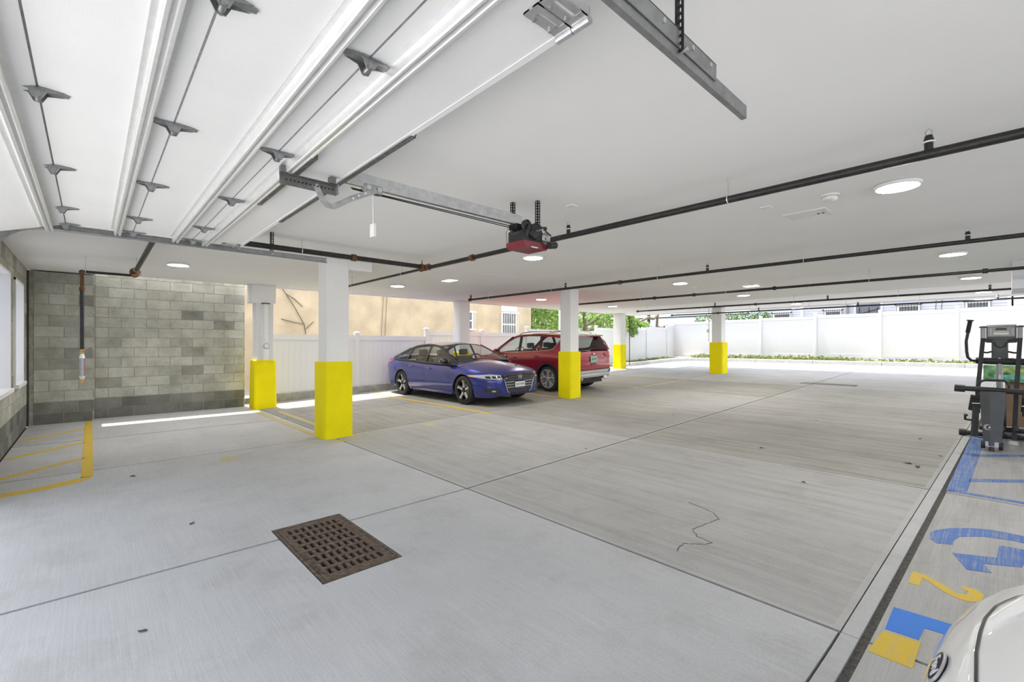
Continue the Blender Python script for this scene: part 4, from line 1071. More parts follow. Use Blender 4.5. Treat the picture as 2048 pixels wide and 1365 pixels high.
# ---- dry leaves blown onto the slab
def dry_leaf_mesh():
    b = MB(); b.add([(0,-.04,.002),(.018,-.012,.012),(.014,.02,.006),(0,.045,.014),(-.016,.018,.005),(-.02,-.014,.013),(0,0,.004)], [(0,1,6),(1,2,6),(2,3,6),(3,4,6),(4,5,6),(5,0,6)])
    return b.mesh('dry_leaf', mat('dry_leaf', (.07,.055,.035), .8, var=.4, scale=60))
LM = dry_leaf_mesh()
for k, (x, y, sz, lab) in enumerate([
        (6.95,.75,1.1,'dry leaf, right one of the pair lying left of the elliptical trainer'), (6.85,.66,1.2,'dry leaf, left one of the pair lying left of the elliptical trainer'),
        (6.6,2.2,.8,'lone dry leaf in the middle of the slab beyond the hairline crack'), (8.2,4.3,.8,'dry leaf near the slab joint in front of the middle pillar'),
        (5.0,3.9,.6,'tiny dry leaf beside the long joint right of the crossing of two joints'), (9.2,2.2,.7,'dry leaf farther back between the trainer and the middle pillar'),
        (.35,6.7,1.0,'dry leaf close to the curved yellow line at the left'), (.62,4.6,.7,'dry leaf on the near slab left of the drain grate'),
        (.2,3.05,.6,'dry leaf nearest the lower left corner'), (5.4,1.4,.7,'dry leaf right of the hairline crack'),
        (8.6,.8,.8,'dry leaf by the foot of the elliptical trainer'), (7.6,.52,.6,'dry leaf on the edge of the wide joint beside the blue band')]):
    o = bpy.data.objects.new('dry_leaf', LM); COL.objects.link(o); o.location = (x, y, zf(x)+.001); o.rotation_euler = (0, 0, k*1.7); o.scale = (sz, sz, sz)
    tag(o, lab, 'leaf', 'dry leaves on the floor')

# ================================================================== CARS
def curve(pts):
    """smooth interpolation through (x, y) points"""
    pts = sorted(pts); X = np.array([p[0] for p in pts], float); Y = np.array([p[1] for p in pts], float)
    h = np.diff(X); s = np.diff(Y)/h; m = np.zeros(len(X)); m[0] = s[0]; m[-1] = s[-1]
    for i in range(1, len(X)-1):
        m[i] = 0 if s[i-1]*s[i] <= 0 else 2*s[i-1]*s[i]/(s[i-1]+s[i])
    def f(x):
        x = min(max(x, X[0]), X[-1]); i = min(int(np.searchsorted(X, x, 'right'))-1, len(X)-2); t = (x-X[i])/h[i]
        return float((2*t**3-3*t**2+1)*Y[i] + (t**3-2*t**2+t)*h[i]*m[i] + (-2*t**3+3*t**2)*Y[i+1] + (t**3-t**2)*h[i]*m[i+1])
    return f

def car_paint(name, col, metal=.35, rough=.28, fl=.15):
    m = bpy.data.materials.new(name); m.use_nodes = True; nt = m.node_tree; P = nt.nodes['Principled BSDF']
    c = ramp(nt, noise(nt, coords(nt), 320, 2), [(.3, tuple(x*(1-fl) for x in col)), (.7, tuple(min(1, x*(1+fl)) for x in col))])
    ge = nt.nodes.new('ShaderNodeNewGeometry')      # the inner side of the panels is unpainted
    c = mixc(nt, ge.outputs['Backfacing'], c, (.05,.048,.045))
    nt.links.new(c, P.inputs['Base Color'])
    P.inputs['Metallic'].default_value = metal; P.inputs['Roughness'].default_value = rough
    P.inputs['Coat Weight'].default_value = 1.; P.inputs['Coat Roughness'].default_value = .02
    return m
M['blue'] = car_paint('deep_blue_paint', (.014,.022,.20))
M['red'] = car_paint('ruby_red_paint', (.33,.012,.028))
M['carwhite'] = car_paint('white_car_paint', (.80,.80,.79), 0., .35, .01)
M['lens'] = mat('lamp_lens', (.50,.51,.53), .06, .3, var=.12, scale=30, coat=1.)
M['redlens'] = mat('red_lens', (.45,.01,.015), .1, var=.2, scale=14, coat=1.)
M['amber'] = mat('amber_lens', (.75,.32,.03), .15, var=.1, coat=1.)
M['pianoblack'] = mat('gloss_black', (.008,.008,.009), .12, var=.2, coat=1.)
M['seat'] = mat('seat_cloth', (.09,.085,.08), .85, var=.2, scale=20)
M['cabin'] = mat('cabin_trim', (.11,.105,.095), .8, var=.2); M['liner'] = mat('headliner', (.35,.34,.32), .9, var=.05)
M['alloy'] = mat('machined_alloy', (.66,.65,.63), .32, .35, var=.06, scale=10)
M['alloyd'] = mat('dark_alloy', (.03,.03,.032), .35, .5, var=.2, scale=10)
M['silver'] = mat('silver_plastic', (.45,.45,.45), .4, .4, var=.06)
M['plate'] = mat('plate_white', (.75,.75,.76), .4, var=.04)
M['plateg'] = mat('plate_green', (.25,.50,.42), .4, var=.25, scale=30)

def text_mesh(name, s, size, m, parent, mw, ext=.002, bold=0.):
    """lettering as real geometry; mw places it (local x = reading direction, y = up, z = out)"""
    cu = bpy.data.curves.new(name, 'FONT'); cu.body = s; cu.size = size; cu.extrude = ext; cu.align_x = 'CENTER'; cu.align_y = 'CENTER'; cu.offset = bold
    tmp = bpy.data.objects.new(name, cu); COL.objects.link(tmp)
    dg = bpy.context.evaluated_depsgraph_get(); me = bpy.data.meshes.new_from_object(tmp.evaluated_get(dg)); me.name = name
    bpy.data.objects.remove(tmp); bpy.data.curves.remove(cu)
    me.transform(mw); me.materials.clear(); me.materials.append(m)
    return link(me, name, parent, world=False)

def wheel(parent, x, y, r, w, side, style):
    """side=+1: outer face toward +y (car-local)"""
    t = MB().lathe((x, y-side*w/2, r), (0, side, 0), [(r*.70,0),(r*.90,.004),(r*.98,.02),(r,.045),(r,w-.045),(r*.985,w-.02),(r*.92,w-.004),(r*.76,w),(r*.73,w-.02),(r*.70,w-.03),(r*.70,0)], 44)
    t = t.build('tyre', M['rubber'], parent, 35, world=False)
    ax = Vector((0, side, 0)); c = Vector((x, y+side*w/2, r)); R0 = r*.74
    MB().lathe(c, ax, [(R0+.004,-.02),(R0+.006,.0),(R0-.012,.002),(R0-.02,-.02),(R0-.03,-.15),(.02,-.15)], 40).build('rim', M['alloyd'] if style == 'sedan' else M['silver'], parent, 35, world=False)
    MB().lathe(c, ax, [(R0*.62,-.10),(R0*.62,-.085),(R0*.25,-.085)], 30).build('brake_disc', M['galvd'], parent, 35, world=False)
    hub = MB().lathe(c, ax, [(.001,-.018),(.032,-.018),(.04,-.024),(.062,-.03),(.07,-.05)], 20).build('hub_cap', M['alloyd'] if style == 'sedan' else M['silver'], parent, 40, world=False)
    for k in range(5):
        a = 2*math.pi*k/5 + math.pi/2
        def P(rr, da, h):
            q = a+da*side; return c + Vector((math.cos(q)*rr, 0, math.sin(q)*rr)) + ax*h
        b = MB()
        if style == 'sedan':
            # broad twisted blade, machined face
            pts = [(.045,-.6),(.09,-.34),(R0*.60,-.13),(R0*.97,-.19),(R0*.985,.16),(R0*.80,.12),(R0*.45,.17),(.08,.40)]
        else:
            pts = [(.05,-.25),(R0*.55,-.10),(R0*.97,-.34),(R0*.98,-.20),(R0*.66,.0),(R0*.98,.20),(R0*.97,.34),(R0*.55,.10),(.05,.25)]
        n = len(pts); F = [P(rr, da, -.012-.03*(1-rr/R0)) for rr, da in pts]; Bk = [P(rr, da, -.05-.03*(1-rr/R0)) for rr, da in pts]
        tri = tessellate_polygon([[Vector((math.cos(da)*rr, math.sin(da)*rr, 0)) for rr, da in pts]])
        b.add(F+Bk, [tuple(q) for q in tri] + [(i, (i+1) % n, n+(i+1) % n, n+i) for i in range(n)])
        b.build('spoke', M['alloy'], parent, 0, world=False)
        if style == 'sedan':
            pts = [(.10,.05),(R0*.5,.10),(R0*.92,.03),(R0*.92,.09),(R0*.5,.14),(.10,.18)]
            n = 6; F = [P(rr, da, -.0105-.03*(1-rr/R0)) for rr, da in pts]
            MB().add(F, [(0,1,4,5),(1,2,3,4)]).build('spoke_inlay', M['alloyd'], parent, 0, world=False)

class Car: pass
def build_car(root, S):
    """S: dict of profile curves in car-local axes (+x forward, +y left, z up from the ground)"""
    P = lambda mb, name, m, sm=0, lab=None: mb.build(name, m, root, sm, world=False, label=lab)
    xf, xr, Rw, Ra = S['axf'], S['axr'], S['rw'], S['ra']
    zb0, zs, yw, zc = S['sill'], S['shoulder'], S['half'], S['centre']
    nose, tail = S['nose'], S['tail']
    xs = set(np.linspace(tail, nose, 46).round(4))
    for e in (0, .012, .03, .06, .1, .16): xs |= {round(nose-e, 4), round(tail+e, 4)}
    for xa in (xf, xr):
        xs = {x for x in xs if abs(x-xa) > Ra+.03}
        xs |= {round(xa + Ra*math.cos(R(180)*k/20), 4) for k in range(21)} | {round(xa-Ra-.012, 4), round(xa+Ra+.012, 4)}
    xs = sorted(xs)
    def zbot(x):
        z = zb0(x)
        for xa in (xf, xr):
            if abs(x-xa) <= Ra: z = max(z, Rw + math.sqrt(max(0, Ra**2-(x-xa)**2)))
        return z
    T = [0, .06, .16, .30, .45, .58, .68, .78, .90, 1.0]
    OFF = S['offs']; UH = [.06, .16, .32, .55, .78, 1.0]
    cab0, cab1 = S['cab']
    rows = []
    for x in xs:
        zb, zt, h, c = zbot(x), zs(x), yw(x), zc(x); row = []
        k = min(1.0, (h/S['hmax'])**2)
        for t, o in zip(T, OFF):
            z = zb + (zt-zb)*t
            zz = (z - zb0(x))/(zt-zb0(x)); oo = float(np.interp(zz, T, OFF))
            row.append((x, h - oo*k, z))
        ys = row[-1][1]
        for u in UH: row.append((x, ys*(1-u), zt + (c-zt)*math.sin(u*math.pi/2)))
        rows.append(row)
    n = len(rows[0]); body = MB(); V = []; F = []
    for row in rows: V += row
    nl = len(V)
    V += [(x, -y, z) for x, y, z in V]
    nt_ = len(T)
    for i in range(len(xs)-1):
        for j in range(n-1):
            if j >= nt_-1 and cab1 < (xs[i]+xs[i+1])/2 < cab0 and j >= nt_: continue
            a, b_, c, d = i*n+j, i*n+j+1, (i+1)*n+j+1, (i+1)*n+j
            F += [(a, b_, c, d), (nl+a, nl+d, nl+c, nl+b_)]
    for i in (0, len(xs)-1):
        L = [i*n+j for j in range(n)]; Rr = [nl+i*n+j for j in range(n)]
        for j in range(n-1): F.append((L[j], L[j+1], Rr[j+1], Rr[j]))
    body.add(V, F)
    bo = P(body, 'body_shell', S['paint'], 32)
    bm = bmesh.new(); bm.from_mesh(bo.data); bvh = BVHTree.FromBMesh(bm); bm.free()
    # ---- greenhouse
    yb, yt, zB, zT = S['yb'], S['yt'], S['zB'], S['zT']
    def side_y(z): 
        t = min(1.1, max(-.2, (z-zB)/(zT-zB))); return yb + (yt-yb)*t - .035*math.sin(min(1, max(0, t))*math.pi)*-1*.6
    def side_panel(outer, holes, name, m, off=0., lab=None, thick=.02, parts=True):
        for sg in (1, -1):
            bm = bmesh.new(); es = []
            for loop in [outer]+list(holes):
                vs = [bm.verts.new((x, 0, z)) for x, z in loop]
                es += [bm.edges.new((vs[i], vs[(i+1) % len(vs)])) for i in range(len(vs))]
            bmesh.ops.triangle_fill(bm, edges=es, use_beauty=True)
            for v in bm.verts: v.co.y = sg*(side_y(v.co.z)+off)
            if thick:
                r = bmesh.ops.solidify(bm, geom=bm.faces[:], thickness=thick if sg > 0 else thick)
            me = bpy.data.meshes.new(name); bmesh.ops.recalc_face_normals(bm, faces=bm.faces); bm.to_mesh(me); bm.free(); me.materials.append(m)
            link(me, name, root, world=False, label=lab)
    side_panel(S['dlo'], S['windows'], 'side_frame', S['framemat'])
    for k, wdw in enumerate(S['windows']): side_panel(wdw, [], 'side_window', S['glassmats'][k], off=-.008, thick=0)
    # roof and screens as lofted strips
    def strip(a0, a1, name, m, crown, nu=10, nv=8, bow=0., thick=0):
        """a0/a1: (x, z, halfwidth) end lines, or list of stations"""
        st = [a0, a1] if not isinstance(a0, list) else a0
        f = [curve([(i, q[k]) for i, q in enumerate(st)]) for k in range(3)] if len(st) > 2 else None
        vs = []
        for i in range(nv+1):
            t = i/nv*(len(st)-1)
            x, z, w = (f[0](t), f[1](t), f[2](t)) if f else [st[0][k]+(st[1][k]-st[0][k])*t for k in range(3)]
            for j in range(nu+1):
                u = -1+2*j/nu; cc = 1-u*u
                vs.append((x + bow*cc, u*w, z + crown*cc))
        fs = [(i*(nu+1)+j, i*(nu+1)+j+1, (i+1)*(nu+1)+j+1, (i+1)*(nu+1)+j) for i in range(nv) for j in range(nu)]
        return P(MB().add(vs, fs), name, m, 60)
    strip(S['roof'], None, 'roof', S.get('roofmat', S['paint']), S['rcrown'], nv=20)
    strip([(x-.0, z-.02, w-.03) for x, z, w in S['roof']], None, 'headliner', M['liner'], S['rcrown'], nv=12)
    strip(*S['windscreen'], 'windscreen', M['glass'], S['rcrown']*.6, bow=S.get('wbow', .12))
    strip(*S['rearscreen'], 'rear_window', S['rearglass'], S['rcrown']*.6, bow=-.05)
    for sg in (1, -1):
        (x0, z0, w0), (x1, z1, w1) = S['windscreen']
        P(MB().bar((x0, sg*w0, z0), (x1, sg*w1, z1), .05, .02), 'windscreen_pillar', S.get('pillarmat', M['blackpl']))
        (x0, z0, w0), (x1, z1, w1) = S['rearscreen']
        P(MB().bar((x0, sg*w0, z0), (x1, sg*w1, z1), .05, .02), 'rear_pillar', S['paint'])
        # bright moulding over the side glass
        pts = [(x, sg*(side_y(z)+.006), z) for x, z in S['brightline']]
        P(MB().path(pts, .008, n=6), 'window_moulding', M['chrome'])
    # ---- cabin seen through the glass
    P(MB().box(cab1+.05, cab0-.05, -.70, .70, .30, S['zB']-.34), 'cabin_floor', M['cabin'])
    P(MB().bbox(cab0-.62, cab0-.06, -.70, .70, .5, S['zB']-.03, .05), 'dashboard', M['cabin'])
    if 'shelf' in S:
        a, b_, z = S['shelf']; P(MB().box(b_, a, -.72, .72, z-.03, z), 'parcel_shelf', M['cabin'])
    for sx in S['seats']:
        for sy in ((.36,), (-.36,)):
            y = sy[0]
            P(MB().bbox(sx-.12, sx+.06, y-.24, y+.24, .5, S['zB']+.12, .05), 'seat_back', M['seat'])
            P(MB().bbox(sx-.13, sx-.02, y-.13, y+.13, S['zB']+.14, S['zB']+.30, .04), 'headrest', M['seat'])
    P(MB().path([(cab0-.66+.03*math.cos(a), .36+.18*math.cos(a), S['zB']+.0+.18*math.sin(a)) for a in np.linspace(0, 2*math.pi, 17)[:-1]], .014, n=6, closed=True), 'steering_wheel', M['blackpl'])
    # ---- wheels, arches, underbody
    for xa in (xf, xr):
        for sg in (1, -1):
            w = bpy.data.objects.new('wheel', None); COL.objects.link(w); w.parent = root
            wheel(w, xa, sg*(S['hmax']-.135), Rw, .23, sg, S['style'])
            a = [R(-8)+R(196)*k/18 for k in range(19)]
            vs = []; y1 = sg*(S['hmax']-.03); y0 = sg*.45
            for q in a:
                for y in (y1, y0): vs.append((xa+(Ra+.006)*math.cos(q), y, Rw+(Ra+.006)*math.sin(q)))
            fs = [(2*k, 2*k+1, 2*k+3, 2*k+2) for k in range(18)] + [tuple(2*k+1 for k in range(19))]
            P(MB().add(vs, fs), 'wheel_arch', M['blackpl'])
            if S.get('cladding'):
                vs = []
                for q in [R(-25)+R(230)*k/22 for k in range(23)]:
                    for rr, oy in ((Ra-.01, .0), (Ra+.005, .018), (Ra+.05, .018), (Ra+.06, .0)):
                        xx = xa+rr*math.cos(q); zz = Rw+rr*math.sin(q); vs.append((xx, sg*(yw(xx)-.012+oy), max(zz, S['sill'](xx)-.02)))
                fs = [(4*k+j, 4*k+j+1, 4*k+5+j, 4*k+4+j) for k in range(22) for j in range(3)]
                P(MB().add(vs, fs), 'arch_cladding', M['blackpl'], 40)
    P(MB().box(tail+.25, nose-.2, -.72, .72, .2, .34), 'underbody', M['blackpl'])
    # ---- patches laid onto the shell by projection
    def patch(name, poly, axis, m, off=.006, mirror=False, cuts=.05, lab=None, d=None, thick=0):
        """poly in (y,z) for axis 'f'/'r' (front / rear), (x,z) for 's' (left side; mirrored), (x,y) for 't' (from above)"""
        out = []
        for sg in ((1, -1) if mirror else (1,)):
            bm = bmesh.new(); vs = [bm.verts.new((a, b_, 0)) for a, b_ in poly]; f = bm.faces.new(vs)
            bmesh.ops.triangulate(bm, faces=[f])
            L = max(max(a for a, _ in poly)-min(a for a, _ in poly), max(b_ for _, b_ in poly)-min(b_ for _, b_ in poly))
            for _ in range(5):
                es = [e for e in bm.edges if e.calc_length() > cuts]
                if not es: break
                bmesh.ops.subdivide_edges(bm, edges=es, cuts=1)
                bmesh.ops.triangulate(bm, faces=bm.faces[:])
            for v in bm.verts:
                a, b_ = v.co.x, v.co.y
                if axis == 'f': o_, dr = Vector((6, sg*a, b_)), Vector((-1, 0, 0))
                elif axis == 'r': o_, dr = Vector((-6, sg*a, b_)), Vector((1, 0, 0))
                elif axis == 's': o_, dr = Vector((a, sg*3, b_)), Vector((0, -sg, 0))
                else: o_, dr = Vector((a, sg*b_, 4)), Vector((0, 0, -1))
                if d is not None: dr = Vector((d[0], d[1]*sg, d[2])).normalized(); o_ = Vector((a, sg*b_, 0)) if False else o_
                h = bvh.ray_cast(o_, dr)
                v.co = (h[0] - dr*off) if h[0] else (o_ + dr*6)
            bad = [v for v in bm.verts if v.co.length > 5]
            if bad: bmesh.ops.delete(bm, geom=bad, context='VERTS')
            me = bpy.data.meshes.new(name); bmesh.ops.recalc_face_normals(bm, faces=bm.faces); bm.to_mesh(me); bm.free(); me.materials.append(m)
            for p in me.polygons: p.use_smooth = True
            out.append(link(me, name, root, world=False, label=lab))
        return out
    def seam(name, pts, axis, m, w=.006, mirror=True):
        for (a, b_), (c, d) in zip(pts[:-1], pts[1:]):
            v = Vector((c-a, d-b_)).normalized(); nn = Vector((-v.y, v.x))*w/2
            patch(name, [(a+nn.x, b_+nn.y), (a-nn.x, b_-nn.y), (c-nn.x, d-nn.y), (c+nn.x, d+nn.y)], axis, m, off=.0025, mirror=mirror, cuts=.06)
    K = Car(); K.P, K.patch, K.seam, K.bvh, K.side_y = P, patch, seam, bvh, side_y
    return K

def mirror_set(K, S, root, x, z, m, cap):
    for sg in (1, -1):
        y = sg*(S['yb']+.09)
        K.P(MB().ball((x, y+sg*.03, z), .085, .115, .075, 14, 10), 'door_mirror', m, 50)
        K.P(MB().box(x-.066, x-.062, y-.06, y+.06, z-.045, z+.05) if False else MB().prism([(-.08,-.045),(.08,-.05),(.09,.04),(-.07,.05)], (x-.075, y+sg*.03, z), (0,1,0), (0,0,1), (-.006,0,0)), 'mirror_glass', M['chrome'])
        K.P(MB().bar((x+.01, sg*(S['yb']-.01), z-.07), (x, y, z-.03), .05, .03), 'mirror_stalk', M['pianoblack'])

def handle(K, S, x, z, m):
    for sg in (1, -1):
        h = K.bvh.ray_cast(Vector((x, sg*3, z)), Vector((0, -sg, 0)))[0]
        y = h.y + sg*.02
        K.P(MB().path([(x-.10, y-sg*.02, z), (x-.085, y+sg*.008, z), (x+.085, y+sg*.008, z-.004), (x+.10, y-sg*.02, z-.004)], .013, n=8), 'door_handle', m, 50)
        K.P(MB().ball((x+.02, y-sg*.018, z-.005), .075, .012, .032, 14, 8), 'handle_cup', M['pianoblack'], 50)

def sedan_spec(paint, rear_z=1.04):
    S = dict(axf=1.415, axr=-1.415, rw=.335, ra=.375, nose=2.37, tail=-2.50, hmax=.93, paint=paint, style='sedan')
    S['sill'] = curve([(-2.5,.36),(-2.2,.25),(-1.8,.22),(-1.0,.20),(1.0,.20),(1.8,.19),(2.2,.20),(2.37,.24)])
    S['shoulder'] = curve([(-2.5,.96),(-2.3,1.0),(-1.8,.985),(-1.0,.955),(0,.925),(.9,.90),(1.3,.865),(1.8,.80),(2.15,.735),(2.30,.68),(2.37,.62)])
    S['centre'] = curve([(-2.5,1.03),(-2.35,1.06),(-1.9,1.07),(-1.0,1.0),(0,.98),(.9,1.0),(1.2,.985),(1.6,.93),(2.0,.855),(2.2,.79),(2.32,.72),(2.37,.66)])
    S['half'] = curve([(-2.5,.66),(-2.46,.74),(-2.38,.81),(-2.1,.885),(-1.6,.925),(-1.0,.93),(0,.925),(1.0,.93),(1.5,.93),(1.9,.885),(2.1,.82),(2.25,.72),(2.33,.62),(2.37,.52)])
    S['offs'] = [.075,.045,.02,.006,.008,.016,.008,.02,.055,.10]
    S['cab'] = (1.0, -1.93); S['shelf'] = (-1.02, -1.92, .95); S['yb'], S['yt'], S['zB'], S['zT'] = .845, .60, .94, 1.40
    S['dlo'] = [(1.16,.90),(.80,1.09),(.42,1.265),(.16,1.345),(-.15,1.388),(-.5,1.395),(-.85,1.365),(-1.2,1.29),(-1.55,1.185),(-1.95,1.045),(-1.9,.97),(-1.0,.94),(0,.91)]
    S['windows'] = [[(.90,.955),(.72,1.07),(.42,1.226),(.16,1.310),(-.12,1.355),(-.21,1.360),(-.21,.955)],
                    [(-.28,.957),(-.28,1.363),(-.5,1.365),(-.85,1.336),(-1.04,1.293),(-1.15,.98)],
                    [(-1.20,.985),(-1.10,1.277),(-1.22,1.247),(-1.42,1.183),(-1.72,1.075),(-1.64,1.005)]]
    S['brightline'] = [(.95,.965),(.72,1.085),(.42,1.24),(.14,1.325),(-.15,1.370),(-.5,1.380),(-.85,1.35),(-1.2,1.265),(-1.45,1.185),(-1.78,1.065),(-1.66,.995)]
    S['framemat'] = M['blackpl']; S['glassmats'] = [M['glass'], M['glass'], M['darkglass']]
    S['roof'] = [(.20,1.345,.65),(.0,1.378,.64),(-.4,1.402,.625),(-.9,1.372,.64),(-1.25,1.29,.68)]; S['rcrown'] = .045
    S['windscreen'] = ((1.10,.95,.83),(.20,1.345,.64)); S['rearscreen'] = ((-1.95,1.05,.77),(-1.25,1.29,.66)); S['rearglass'] = M['darkglass']
    S['seats'] = (-.15, -1.05)
    return S
def dress_sedan(K, S, root, hood=[(.98,.60),(1.5,.62),(2.0,.55),(2.24,.42),(2.305,.0)]):
    sg = S['paint']
    for pts in ([(.90,.24),(.93,.55),(.90,.90)], [(-.24,.235),(-.24,.93)], [(-.86,.30),(-1.12,.62),(-1.18,.94)], [(.90,.235),(-.86,.24)]): K.seam('panel_gap', pts, 's', M['blackpl'])
    K.seam('panel_gap', hood, 't', M['blackpl'])
    for pts in ([(1.25,.40),(1.8,.34),(2.15,.25)],): K.seam('hood_crease', pts, 't', sg, w=.012)
    handle(K, S, -.02, .80, M['blue'] if sg == M['blue'] else sg); handle(K, S, -.92, .83, M['blue'] if sg == M['blue'] else sg)
    mirror_set(K, S, root, .76, 1.0, M['pianoblack'], None)
    for s_ in (1, -1): K.P(MB().bar((.98, s_*.87, .235), (-.92, s_*.87, .245), .07, .06), 'sill_trim', sg)
    K.P(MB().bar((.95,.62,1.01), (.70,-.10,1.13), .015, .02), 'wiper', M['blackpl']); K.P(MB().bar((.97,-.1,1.02), (.74,-.62,1.06), .015, .02), 'wiper', M['blackpl'])
    K.P(MB().prism([(0,0),(.14,0),(.02,.05)], (-1.12,-.02,1.36), (-1,0,0), (0,0,1), (0,.04,0)), 'antenna_fin', M['pianoblack'])
    # rear lamps wrap round the tail
    K.patch('tail_lamp', [(-2.46,.86),(-2.1,.90),(-1.98,.955),(-2.2,.96),(-2.46,.955)], 's', M['redlens'], mirror=True)
    K.patch('tail_lamp', [(.66,.80),(.36,.84),(.36,.92),(.66,.94)], 'r', M['redlens'], mirror=True)
def plate(root, x, z, m, txt, col, y=0, facing=1, rake=0.):
    """number plate facing +x (facing=1) or -x"""
    p = bpy.data.objects.new('number_plate', MB().bbox(-.004,.004,-.155,.155,-.078,.078,.003).mesh('number_plate', m)); COL.objects.link(p); p.parent = root
    p.location = (x, y, z); p.rotation_euler = (0, rake, 0)
    mw = Matrix.Translation((facing*.0045,0,0)) @ (Matrix(((0,0,1,0),(1,0,0,0),(0,1,0,0),(0,0,0,1))) if facing > 0 else Matrix(((0,0,-1,0),(-1,0,0,0),(0,1,0,0),(0,0,0,1))))
    text_mesh('plate_characters', txt, .062, col, p, mw)
    return p

# ---- blue sedan, nose to the aisle
SD = sedan_spec(M['blue']); SD['roofmat'] = M['blue']
hx, hy = 7.24, 9.93
HC = thing('sedan_car', (hx, hy, zf(hx)), 'deep blue four-door sedan parked nose out beside the yellow line', 'car', rz=R(-90)); HC.rotation_euler = (.027, 0, R(-90))
K = build_car(HC, SD); dress_sedan(K, SD, HC)
K.patch('headlamp', [(.90,.70),(.72,.725),(.50,.70),(.36,.66),(.40,.615),(.60,.60),(.80,.625),(.90,.66)], 'f', M['lens'], off=.011, cuts=.025, mirror=True)
K.patch('headlamp_bezel', [(.62,.725),(.40,.69),(.33,.655),(.37,.60),(.50,.585),(.52,.60),(.40,.625),(.38,.66),(.50,.70)], 'f', M['pianoblack'], off=.015, cuts=.025, mirror=True)
for k in range(4):
    y = .46+.09*k; K.patch('headlamp_element', [(y,.635),(y+.06,.637),(y+.06,.685),(y,.68)], 'f', M['pianoblack'], off=.016, cuts=.03, mirror=True)
K.patch('headlamp_amber', [(.885,.665),(.905,.665),(.905,.70),(.885,.70)], 'f', M['amber'], off=.016, cuts=.02, mirror=True)
K.patch('upper_grille', [(.42,.655),(.30,.69),(-.30,.69),(-.42,.655),(-.40,.59),(.40,.59)], 'f', M['blackpl'], off=.009, cuts=.03)
K.patch('grille_bar', [(.46,.69),(.30,.715),(-.30,.715),(-.46,.69),(-.44,.668),(-.28,.685),(.28,.685),(.44,.668)], 'f', mat('smoked_chrome', (.12,.12,.12), .3, .7, var=.05), off=.016, cuts=.03)
K.patch('lower_grille', [(.45,.575),(-.45,.575),(-.37,.34),(-.30,.30),(.30,.30),(.37,.34)], 'f', M['blackpl'], off=.008, cuts=.03)
for z, w in ((.535,.43),(.475,.41),(.415,.39)):
    K.patch('grille_slat', [(w,z+.009),(-w,z+.009),(-w+.01,z-.006),(w-.01,z-.006)], 'f', M['silver'], off=.014, cuts=.04)
for s_ in (1,): K.patch('grille_moulding', [(.47,.59),(.455,.59),(.365,.33),(.30,.285),(-.30,.285),(-.30,.272),(.305,.272),(.38,.325)], 'f', M['chrome'], off=.014, cuts=.03, mirror=True)
K.patch('fog_intake', [(.80,.43),(.58,.40),(.55,.33),(.62,.30),(.82,.34)], 'f', M['pianoblack'], off=.010, cuts=.025, mirror=True)
K.patch('fog_lamp', [(.72,.37),(.66,.365),(.66,.335),(.72,.335)], 'f', M['lens'], off=.012, mirror=True)
K.patch('front_lip', [(.72,.262),(-.72,.262),(-.66,.225),(.66,.225)], 'f', M['pianoblack'], off=.012)
# emblem: an H with flared arms in a rounded frame
em = bpy.data.objects.new('emblem', MB().path([(2.392,.048,.675),(2.392,.056,.655),(2.392,.045,.598),(2.392,.03,.592),(2.392,-.03,.592),(2.392,-.045,.598),(2.392,-.056,.655),(2.392,-.048,.675),(2.392,0,.678)], .005, n=6, closed=True).mesh('emblem', M['chrome'], 50)); COL.objects.link(em); em.parent = HC
b = MB()
for s_ in (1, -1): b.bar((2.394, s_*.034, .672), (2.394, s_*.024, .597), .014, .01, up=(1,0,0))
b.bar((2.394,.03,.637), (2.394,-.03,.637), .014, .01, up=(1,0,0))
link(b.mesh('emblem_letter', M['chrome']), 'emblem_letter', em, world=False)
plate(HC, 2.40, .47, M['plate'], 'KNZ-8763', M['darkmetal'])
K.P(MB().box(2.40,2.406,-.155,.155,.396,.41), 'plate_frame', M['blackpl']); K.P(MB().box(2.40,2.406,-.155,.155,.53,.55), 'plate_frame', M['blackpl'])

# ---- red SUV, tail to the aisle
SU = dict(axf=1.345, axr=-1.345, rw=.355, ra=.40, nose=2.22, tail=-2.26, hmax=.92, paint=M['red'], style='suv', cladding=True)
SU['sill'] = curve([(-2.26,.50),(-2.15,.42),(-1.8,.32),(-1.0,.27),(1.0,.27),(1.8,.28),(2.1,.32),(2.22,.40)])
SU['shoulder'] = curve([(-2.26,1.09),(-2.1,1.13),(-1.5,1.125),(-.6,1.09),(.4,1.04),(.9,1.02),(1.3,.99),(1.8,.93),(2.1,.86),(2.22,.74)])
SU['centre'] = curve([(-2.26,1.10),(-2.1,1.13),(-1.5,1.13),(0,1.06),(.9,1.10),(1.3,1.08),(1.8,1.02),(2.1,.93),(2.22,.80)])
SU['half'] = curve([(-2.26,.76),(-2.24,.80),(-2.16,.85),(-1.9,.895),(-1.4,.92),(0,.915),(1.3,.92),(1.8,.88),(2.05,.80),(2.17,.70),(2.22,.60)])
SU['offs'] = [.05,.03,.012,.006,.012,.02,.010,.018,.04,.07]
SU['cab'] = (.95, -2.1); SU['yb'], SU['yt'], SU['zB'], SU['zT'] = .86, .665, 1.05, 1.60
SU['dlo'] = [(1.12,1.0),(.75,1.22),(.40,1.45),(.15,1.555),(-.2,1.605),(-.8,1.612),(-1.5,1.58),(-1.95,1.53),(-2.1,1.35),(-2.2,1.12),(-1.4,1.10),(0,1.04)]
